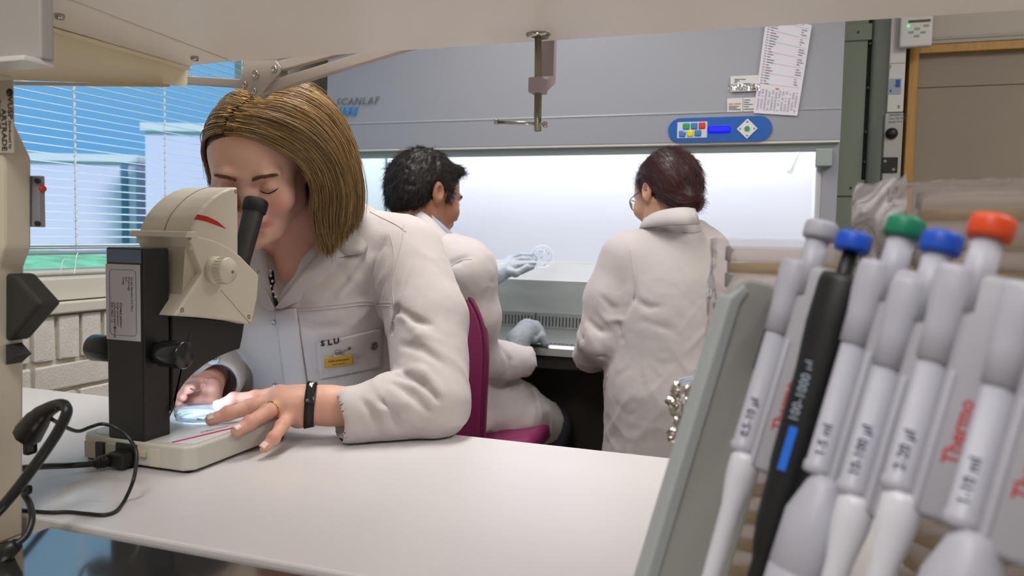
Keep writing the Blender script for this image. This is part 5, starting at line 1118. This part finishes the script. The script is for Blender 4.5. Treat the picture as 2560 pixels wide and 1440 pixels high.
MB().box((-.0088, -.021, -.004), (.0088, .021, .003), .003, 3, Mw).build('case', mat('case_black', '202226', .3), wb); MB().box((-.0066, -.0175, .0026), (.0066, .0175, .0036), .0015, 3, Mw).build('screen', mat('screen_gloss', '0a0a0e', .06, coat=1), wb)
dr = fi[2][0] - kp[2]; dr /= np.linalg.norm(dr); rp_, _, _ = loop(kp[2] * .35 + fi[2][0] * .65, dr, (.0131, .0131)); tag(MB().tube(rp_, .0012, 8, closed=True).build('finger_ring', mat('gold', 'c9a050', .2, 1.)), 'thin gold ring on the ring finger', 'ring')
# tweezers
tw = thing('tweezers', 'fine steel tweezers held over the petri dish', 'tweezers', tuple(P(470, 960, 1.09)))
for pts in ([(440, 962, 1.10), (475, 957, 1.085), (502, 958, 1.075), (516, 948, 1.06)], [(440, 966, 1.10), (470, 970, 1.085), (495, 977, 1.075), (512, 962, 1.06)]): MB().tube(spline([P(*p) for p in pts], 4), [.0016] * 8 + [.0012, .001, .0008, .0007, .0005], 6).build('prong', M_chrome, tw)
# ---- short hair / fur on a surface
def fur(name, v, q, n, ln, parent, m, flow=None, lift=.5, r=.0007, seed=1, mask=None, seg=5, jit=.25):
    rs = np.random.RandomState(seed); fn = np.cross(v[q[:, 2]] - v[q[:, 0]], v[q[:, 3]] - v[q[:, 1]]); ar = np.linalg.norm(fn, axis=1); nn = fn / np.maximum(ar, 1e-12)[:, None]; c = v[q].mean(1)
    if mask is not None: ar = ar * mask(c)
    ix = rs.choice(len(q), n, p=ar / ar.sum()); p0 = c[ix] + rs.randn(n, 3) * .001; d = nn[ix]; f = flow(p0) if flow is not None else V(0, 0, -1)
    f = f - d * (f * d).sum(1)[:, None]; f /= np.maximum(np.linalg.norm(f, axis=1), 1e-9)[:, None]; f = f + rs.randn(n, 3) * jit
    V_ = []; Q = []; L = ln * rs.uniform(.6, 1.2, n)[:, None]; a = np.cross(d, f); a /= np.maximum(np.linalg.norm(a, axis=1), 1e-9)[:, None]
    rings = []
    for k in range(seg):
        t = k / (seg - 1); pt = p0 + d * lift * L * t * (1 - .35 * t) + f * L * t * (.4 + .6 * t) - d * .002; rr = r * (1 - .75 * t)
        rings.append(np.stack([pt + a * rr, pt - a * rr * .5 + d * rr * .87, pt - a * rr * .5 - d * rr * .87], 1))
    A = np.stack(rings, 1).reshape(-1, 3); b = np.arange(n)[:, None] * (seg * 3) + np.arange(seg - 1)[None] * 3; b = b.reshape(-1, 1)
    Q = np.concatenate([np.concatenate([b + k, b + (k + 1) % 3, b + 3 + (k + 1) % 3, b + 3 + k], 1) for k in range(3)])
    o = vmesh(name, [(A, Q)], m, parent); o['kind'] = 'stuff'; return o
def xf(M, v): A = np.array(M); return np.asarray(v) @ A[:3, :3].T + A[:3, 3]
# ---- the man seated at the hood
w2_ = thing('person', 'dark-haired person seated on the purple chair holding up a dish', 'person', (-.98, 2.1, 0))
HM2 = frame(P(1104, 488, 2.02) + V(-.066, .041, .0), 148, 14, 0, 1.02)
s = head_sdf((0, .035, -.19), False, .003); hv, hq = s.mesh(); hc = head_colour(hv, '9c6d54', '8a5550', '93604c')
sh_ = (hv[:, 2] > .002 - .85 * hv[:, 1]) & (hv[:, 1] > -.085) & (np.abs(hv[:, 0]) < .078); hc[sh_] = lin('1d1512')
nb = np.array(HM2 @ Vector((0, .035, -.17)))
s = SDF((-1.25, 1.95, .6), (-.7, 2.35, 1.3), .01); s.cap(nb, nb + V(0, .05, -.08), .060, .07, k=.03); s.chain([nb + V(0, .03, -.12), (-.97, 2.13, .95), (-.95, 2.14, .78)], [.11, .11, .12], k=.03); tv, tq = s.mesh()
bare = np.array(lin('a5765c')); 
s = SDF((-1.0, 2.3, 1.0), (-.72, 2.66, 1.25), .004); s.cap(P(1242, 686, 2.50), P(1185, 730, 2.38), .024, .033, k=.01); av, aq = s.mesh()
vmesh('body', [(xf(HM2, hv), hq, hc), (tv, tq, np.tile(bare, (len(tv), 1))), (av, aq, np.tile(np.array(lin('b08468')), (len(av), 1)))], M_skin, w2_)
s = SDF((-.12, -.14, -.12), (.12, .16, .16), .003); s.ell((0, .02, .036), (.082, .104, .094), k=.01); s.ell((0, .06, .0), (.072, .06, .08), k=.03); s.cap((-.04, -.06, .085), (.045, -.06, .08), .018, k=.03)
s.cut((0, 0, .004), (0, -.72, -.69)); s.cut((0, -.086, 0), (0, -1, 0)); s.cut((0, 0, -.075), (0, 0, -1))
for q in (-1, 1): s.cap((q * .07, -.03, .03), (q * .068, -.026, -.008), .009, .006, k=.012); s.ell((q * .085, .016, .0), (.02, .028, .034), k=.006, op='s')
mv, mq = s.mesh(disp=lambda v: .0022 * vnoise(v * 55) + .002 * vnoise(v * 120, 2)); mv = xf(HM2, mv)
M_hair2 = mat('hair_black', '17110f', .5, spec=.35); hr2 = vmesh('hair', [(mv, mq)], M_hair2, w2_)
_up = np.array((HM2 @ Vector((0, 0, 1))) - (HM2 @ Vector((0, 0, 0)))); _fw = np.array((HM2 @ Vector((0, -1, 0))) - (HM2 @ Vector((0, 0, 0)))); _c2 = np.array(HM2 @ Vector((0, .03, .12)))
def flow2(p): d = p - _c2; return np.where(((p - _c2) @ _fw > .03)[:, None], d + _fw * .05, d - _up * .03)
fur('hair_strands', mv, mq, 6000, .020, hr2, hair_mat('hair_black_s', '0b0807', '2a1e18', .65), flow2, .35, .0007, 3)
strands('eyebrow', [[HM2 @ Vector((q * .014, -.097, .0175 + d)), HM2 @ Vector((q * .03, -.097, .0235 + d)), HM2 @ Vector((q * .05, -.081, .019 + d))] for q in (-1,) for d in (-.002, .003)], 120, w2_, M_hair2, .0007, .001, 6, 5)
MB().tube(spline([HM2 @ Vector((-.02, -.0885, -.008)), HM2 @ Vector((-.034, -.0925, -.0112)), HM2 @ Vector((-.0475, -.0815, -.0065))], 4), .001, 6).build('eyelashes', M_lash, w2_)
# coat
RS, LS = V(-.815, 1.99, 1.165), V(-1.165, 2.10, 1.165); E2 = P(1186, 892, 2.07); C2 = P(1303, 902, 2.235)
def coat2(h):
    s = SDF((-1.36, 1.86, .60), (-.50, 2.52, 1.34), h)
    s.chain([(-.965, 2.09, .80), (-.975, 2.08, .98), (-.985, 2.06, 1.10)], [.165, .155, .15], k=.05); s.cap(RS, LS, .066, k=.06)
    s.cap(nb + V(.0, .02, -.035), RS * .55 + LS * .45 + V(0, 0, .02), .07, .08, k=.05); s.cap(nb + V(-.01, -.005, .0), nb + V(0, .0, -.08), .066, .09, k=.04); s.cap(nb + V(.01, .01, -.03), RS + V(-.02, .0, .012), .062, .06, k=.06); s.cap(nb + V(-.01, .02, -.03), LS + V(.02, 0, .012), .062, .06, k=.06)
    s.cap(P(1075, 618, 2.0), P(1160, 650, 2.0), .055, .062, k=.05)
    s.chain([RS, RS * .5 + E2 * .5 + V(.012, -.012, 0), E2], [.072, .072, .062], k=.03); s.chain([E2, C2 * .55 + E2 * .45 + V(0, 0, -.006), C2], [.062, .058, .052], k=.025)
    s.chain([LS, (-1.18, 2.24, 1.02), (-1.02, 2.34, 1.07), P(1195, 722, 2.40)], [.068, .062, .055, .046], k=.03)
    s.chain([(-.92, 2.13, .76), P(1275, 1035, 2.28), P(1352, 1058, 2.40)], [.125, .10, .08], k=.04); s.chain([(-1.0, 2.15, .76), (-.96, 2.42, .76)], [.12, .085], k=.04); s.box((-.90, 2.14, .735), (.13, .13, .03), r=.03, k=.03)
    dc = C2 - E2; dc /= np.linalg.norm(dc); s.cap(C2 + dc * .085, C2 + dc * .045, .052, .05, k=.004, op='s'); s.cap(C2 + dc * .05, C2 - dc * .02, .038, k=.004, op='s')
    s.chain([nb + V(.02, .005, .13), nb + V(.012, .015, .05)], [.062, .053], k=.006, op='s'); return s
s = coat2(.008); v0, q0 = s.mesh(); B1 = bvh_of(v0, q0); s = coat2(.0062)
for pts, r, dp in (([(1120, 668), (1145, 655), (1175, 640)], .010, .006), ([(1200, 840), (1215, 890), (1250, 920)], .012, .012), ([(1170, 880), (1200, 930), (1240, 945)], .012, .008), ([(1255, 870), (1275, 905), (1270, 940)], .010, .008), ([(1220, 985), (1260, 1000), (1250, 1040)], .012, .010), ([(1290, 960), (1320, 1010), (1330, 1070)], .012, .006), ([(1150, 700), (1180, 780), (1195, 850)], .014, .006), ([(1240, 1080), (1290, 1090), (1340, 1060)], .010, .008)):
    crease(pts, r, dp)
v1, q1 = s.mesh(disp=lambda v: cloth(v, 1.2)); ct2 = vmesh('lab_coat', [(v1, q1)], M_coat, w2_); B2 = bvh_of(v1, q1)
def lap2(nm, G, m, par, th=.003): return MB().grid([spline([P(*p) for p in r], 4) for r in G], th).build(nm, m, par)
lap2('coat_collar', [[(992, 530, 2.03), (1035, 523, 2.0), (1075, 545, 1.975), (1112, 582, 1.975), (1138, 604, 1.99)], [(985, 545, 2.02), (1030, 535, 1.985), (1070, 560, 1.955), (1105, 600, 1.955), (1130, 622, 1.97)], [(985, 565, 2.02), (1025, 556, 1.975), (1062, 582, 1.94), (1092, 615, 1.94), (1118, 640, 1.96)]], M_coat, ct2, .004)
lap2('shirt_collar', [[(1078, 538, 1.995), (1105, 560, 1.99), (1128, 582, 1.99), (1146, 598, 2.0)], [(1080, 550, 1.985), (1105, 575, 1.98), (1128, 596, 1.98), (1146, 606, 1.99)]], mat('shirt_check', '8f93a4', .8, var=(600, .3)), w2_, .003)
for pts in ([(1118, 672), (1150, 652), (1180, 648)], [(1185, 1000), (1190, 1040), (1200, 1080)]): seam('seam', B2, pts, .0012, M_coat, ct2)
s = SDF((-1.15, 1.98, .02), (-.5, 2.53, .84), .009)
for pts in ([(-.90, 2.15, .755), P(1372, 1064, 2.43), (-.70, 2.36, .33)], [(-1.0, 2.16, .755), (-.965, 2.44, .76), (-.97, 2.38, .33)]): s.chain(pts, [.10, .070, .045], k=.03); s.cap(V(*pts[2]) + V(0, -.03, -.01), V(*pts[2]) + V(.03, .11, -.025), .04, .034, k=.02)
v_, q_ = s.mesh(); vmesh('trousers', [(v_, q_)], mat('dark_trousers', '3a3a42', .85, bump=(300, .1)), w2_)
# gloves
s = SDF((-.95, 2.40, 1.05), (-.55, 2.68, 1.30), .003); Wg = P(1238, 688, 2.49)
s.cap(Wg, P(1262, 672, 2.53), .029, .027, k=.015); s.cap(P(1228, 690, 2.475), P(1243, 683, 2.50), .031, .029, k=.006)
kg = [P(1272, 650, 2.55), P(1276, 659, 2.54), P(1277, 669, 2.53), P(1275, 680, 2.525)]
for a, ch_ in zip(kg, ([P(1303, 640, 2.56), P(1332, 640, 2.565)], [P(1306, 650, 2.55), P(1336, 649, 2.56)], [P(1306, 663, 2.54), P(1334, 658, 2.55)], [P(1303, 678, 2.535), P(1330, 668, 2.545)])): s.cap(Wg, a, .025, .015, k=.015); s.chain([a] + ch_, [.0135, .0115, .0095], k=.004)
s.chain([P(1255, 676, 2.515), P(1290, 684, 2.50), P(1318, 668, 2.525)], [.018, .0125, .0105], k=.006)
gv, gq = s.mesh(disp=lambda v: .0008 * vnoise(v * 120)); vmesh('glove', [(gv, gq)], M_glove, w2_)
s = SDF((-.85, 2.12, .90), (-.52, 2.50, 1.08), .003); Wf = P(1296, 850, 2.245)
s.cap(C2 - (C2 - E2) * .1, Wf, .034, .031, k=.02); s.cap(Wf, P(1318, 826, 2.30), .034, .036, k=.02); s.ell(P(1330, 830, 2.32), (.042, .036, .03), k=.02)
for k in range(4): a = P(1340 + 5 * k, 812 + 10 * k, 2.335 - .012 * k); s.chain([P(1325, 815 + 8 * k, 2.31), a, a + V(.012, .0, -.022)], [.016, .0135, .012], k=.005)
s.chain([P(1312, 845, 2.28), P(1335, 850, 2.285), P(1348, 846, 2.30)], [.016, .013, .011], k=.006)
gv, gq = s.mesh(disp=lambda v: .001 * vnoise(v * 110)); vmesh('glove', [(gv, gq)], M_glove, w2_)
# the dish he holds
dc_ = P(1355, 643, 2.575); nd_ = V(.30, -.92, .22); nd_ /= np.linalg.norm(nd_)
hd_ = thing('petri_dish', 'clear petri dish with yellow specks held up in the hood', 'petri dish', tuple(dc_))
MB().lathe([(0, -.006), (.036, -.006), (.0372, -.005), (.0372, .006)], dc_, nd_, 48).build('base', M_dish, hd_); MB().lathe([(.0388, -.002), (.0388, .0075), (.038, .0085), (0, .0085)], dc_, nd_, 48).build('lid', M_dish, hd_)
u_ = np.cross(nd_, V(0, 0, 1)); u_ /= np.linalg.norm(u_); w_ = np.cross(u_, nd_)
MB().tube([dc_ + nd_ * .008 + (u_ * math.cos(t) + w_ * math.sin(t)) * .0385 for t in np.linspace(0, 6.283, 48, endpoint=False)], .0011, 6, closed=True).build('rim', mat('rim_white', 'f4f8fa', .2), hd_)
for x, y in ((1340, 641), (1355, 644), (1372, 634), (1373, 651), (1340, 660), (1361, 662), (1352, 631), (1366, 625)):
    r_ = ray(x, y); c_ = CAM + r_ * ((dc_ - nd_ * .003 - CAM) @ nd_ / (r_ @ nd_)); m_ = MB()
    for i in range(4): m_.lathe([(0, -.0014), (.003, 0), (0, .0014)], c_ + u_ * random.gauss(0, .0018) + w_ * random.gauss(0, .0016), nd_, 6)
    m_.build('explant', mat('explant_yellow', 'dcc27a', .6), hd_)
c_ = dc_ + nd_ * .0092 + w_ * .018 + u_ * .004; Md = Matrix((Vector(u_), Vector(w_), Vector(nd_))).transposed().to_4x4(); Md.translation = Vector(c_); MB().box((-.012, -.006, 0), (.013, .006, .0004), 0, 2, Md).build('label', mat('dish_label', 'e4e6ea', .5), hd_)
for k in range(2): Md.translation = Vector(c_ + w_ * (.002 - .004 * k)); MB().box((-.008, -.0007, .0005), (.010, .0007, .0007), 0, 2, Md).build('label_line', M_print, hd_)
# ---- the woman standing at the hood
w3_ = thing('person', 'auburn-haired person in glasses and long lab coat standing at the hood', 'person', (-.29, 2.2, 0))
HM3 = frame(P(1612, 484, 2.2) + V(.046, .055, 0), -130, 16, 0, .94)
s = head_sdf((0, .03, -.18), True, .003); hv, hq = s.mesh(); hc = head_colour(hv, 'c69a80', 'b57068', 'bb7c68')
hc[(hv[:, 2] > .004 - .8 * hv[:, 1]) & (hv[:, 1] > -.08) & (np.abs(hv[:, 0]) < .077)] = lin('2a1412')
nb3 = np.array(HM3 @ Vector((0, .03, -.15)))
s = SDF((-.60, 2.05, .0), (.05, 2.48, 1.34), .011); s.cap(nb3, nb3 + V(0, .0, -.1), .055, .09, k=.04); s.chain([nb3 + V(0, .02, -.14), (-.29, 2.215, .80)], [.085, .09], k=.03)
for q in (-1, 1): s.chain([(-.29 + q * .06, 2.215, .80), (-.29 + q * .07, 2.21, .45), (-.29 + q * .08, 2.21, .06)], [.07, .055, .04], k=.03); s.cap((-.29 + q * .09, 2.19, .035), (-.29 + q * .1, 2.31, .035), .034, .03, k=.02)
s.chain([P(1490, 885, 2.22), P(1478, 872, 2.36)], [.028, .024], k=.01); s.ell(P(1478, 868, 2.39), (.03, .04, .02), k=.02)
tv, tq = s.mesh(); vmesh('body', [(xf(HM3, hv), hq, hc), (tv, tq, np.tile(np.array(lin('b98a72')), (len(tv), 1)))], M_skin, w3_)
M_hair3 = mat('hair_auburn', '2b1313', .42, spec=.5)
s = SDF((-.13, -.13, -.13), (.13, .19, .16), .003); s.ell((0, .024, .036), (.084, .106, .096), k=.01); s.ell((0, .07, .0), (.07, .058, .085), k=.03); s.ell((0, .085, -.052), (.052, .042, .044), k=.02); s.ell((0, .06, -.04), (.062, .05, .05), k=.02)
s.cut((0, 0, .0), (0, -.64, -.77)); s.cut((0, -.085, 0), (0, -1, 0))
for q in (-1, 1): s.ell((q * .088, .014, -.012), (.02, .024, .026), k=.008, op='s'); s.cap((q * .074, -.02, .04), (q * .076, -.005, .0), .008, .005, k=.012)
mv, mq = s.mesh(disp=lambda v: .0012 * vnoise(v * V(40, 40, 90))); mv = xf(HM3, mv); hr3 = vmesh('hair', [(mv, mq)], M_hair3, w3_)
_bun = np.array(HM3 @ Vector((0, .11, -.055)))
fur('hair_strands', mv, mq, 5200, .045, hr3, hair_mat('hair_auburn_s', '1c0a0b', '6e3229', .35), lambda p: _bun - p, .02, .0006, 5, seg=7, jit=.06)
fur('stray_hair', mv, mq, 30, .04, hr3, hair_mat('hair_auburn_s', '1c0a0b', '6e3229', .35), lambda p: _bun - p + V(0, 0, -.05), .5, .0003, 8, seg=7)
# glasses
gl = thing('eyeglasses', 'thin dark framed eyeglasses on the standing person', 'eyeglasses', tuple(HM3 @ Vector((0, -.1, 0)))); M_frame = mat('frame_dark', '24302e', .35, .4)
for q in (-1, 1):
    pts = [HM3 @ Vector((q * (.034 + .024 * math.cos(t)), -.112 + .018 * abs(math.cos(t)) * (1 if math.cos(t) > 0 else 0) , .0 + .016 * math.sin(t))) for t in np.linspace(0, 6.283, 28, endpoint=False)]
    MB().tube(pts, .0013, 6, closed=True).build('rim', M_frame, gl); g_ = [[HM3 @ Vector((q * (.034 + .023 * r_ * math.cos(t)), -.111 + .017 * max(0, math.cos(t)) * r_, .0155 * r_ * math.sin(t))) for t in np.linspace(0, 6.2832, 17)] for r_ in (.02, .5, 1.)]; MB().grid(g_).build('lens', film('lens_film', 'f4faf8', .92, .0, .08), gl)
    MB().tube(spline([HM3 @ Vector((q * .058, -.094, .006)), HM3 @ Vector((q * .074, -.06, .008)), HM3 @ Vector((q * .081, .0, .010)), HM3 @ Vector((q * .080, .022, .0))], 4), .0013, 6).build('temple', M_frame, gl)
MB().tube(spline([HM3 @ Vector((-.011, -.112, .004)), HM3 @ Vector((0, -.116, .008)), HM3 @ Vector((.011, -.112, .004))], 4), .0012, 6).build('bridge', M_frame, gl)
# coat
S3, E3 = P(1556, 640, 2.21), P(1504, 850, 2.19); C3 = P(1476, 888, 2.275); R3 = P(1768, 630, 2.25)
def coat3(h):
    s = SDF((-.66, 1.98, .36), (.10, 2.46, 1.42), h)
    s.ell((-.305, 2.215, 1.12), (.165, .115, .19), k=.03); s.ell((-.295, 2.215, .92), (.18, .13, .27), k=.06); s.chain([(-.34, 2.215, .82), (-.36, 2.215, .38)], [.125, .135], k=.06); s.chain([(-.23, 2.215, .82), (-.21, 2.215, .38)], [.125, .135], k=.06); s.cap(S3 + V(.03, 0, .0), R3 + V(-.03, 0, .0), .062, k=.06)
    s.cap(nb3 + V(.012, .012, .012), nb3 + V(.02, .01, -.11), .060, .085, k=.05)
    s.chain([S3, S3 * .5 + E3 * .5 + V(-.006, 0, 0), E3], [.064, .068, .064], k=.03); s.chain([E3, C3], [.062, .054], k=.02)
    s.chain([R3, (-.075, 2.22, .98), (-.12, 2.36, .97)], [.064, .06, .045], k=.03)
    dc = C3 - E3; dc /= np.linalg.norm(dc); s.cap(C3 + dc * .06, C3 - dc * .01, .042, k=.004, op='s')
    s.chain([nb3 + V(-.0, .02, .14), nb3 + V(.006, .022, .065)], [.056, .047], k=.006, op='s'); return s
s = coat3(.009); v0, q0 = s.mesh(); B1 = bvh_of(v0, q0); s = coat3(.0064)
for pts, r, dp in (([(1585, 700), (1582, 745), (1560, 790)], .012, .010), ([(1582, 745), (1620, 770), (1660, 765)], .012, .007), ([(1545, 800), (1555, 850), (1540, 900)], .013, .014), ([(1500, 740), (1530, 770), (1560, 770)], .011, .006), ([(1470, 800), (1500, 830), (1540, 830)], .011, .009), ([(1455, 840), (1490, 880), (1520, 900)], .011, .008), ([(1600, 800), (1650, 850), (1690, 830)], .016, .006), ([(1560, 920), (1620, 960), (1690, 950)], .016, .006), ([(1620, 620), (1640, 700), (1650, 760)], .016, .005), ([(1540, 1010), (1600, 1040), (1680, 1020)], .016, .005), ([(1700, 640), (1690, 720), (1680, 780)], .014, .005)): crease(pts, r, dp * .75, k=.006)
for pts, r, dp in (([(1480, 770), (1520, 800), (1560, 800)], .013, .005), ([(1590, 830), (1640, 800), (1665, 790)], .016, .006), ([(1580, 960), (1640, 930), (1690, 900)], .018, .005)): crease(pts, r, dp * .7, 'u')
v1, q1 = s.mesh(disp=lambda v: cloth(v, 1.0)); ct3 = vmesh('lab_coat', [(v1, q1)], M_coat, w3_); B3_ = bvh_of(v1, q1)
lap2('coat_collar', [[(1610, 545, 2.21), (1638, 530, 2.165), (1675, 521, 2.135), (1712, 518, 2.13), (1738, 521, 2.155)], [(1604, 556, 2.205), (1632, 546, 2.155), (1675, 539, 2.12), (1716, 536, 2.115), (1745, 539, 2.145)], [(1597, 570, 2.20), (1626, 566, 2.145), (1675, 562, 2.105), (1720, 560, 2.10), (1750, 559, 2.135)]], M_coat, ct3, .004)
for pts in ([(1576, 620), (1582, 660), (1588, 700), (1584, 745)], [(1705, 580), (1730, 582), (1752, 578)], [(1520, 935), (1505, 1000), (1490, 1080)]): seam('seam', B3_, pts, .0013, M_coat, ct3)
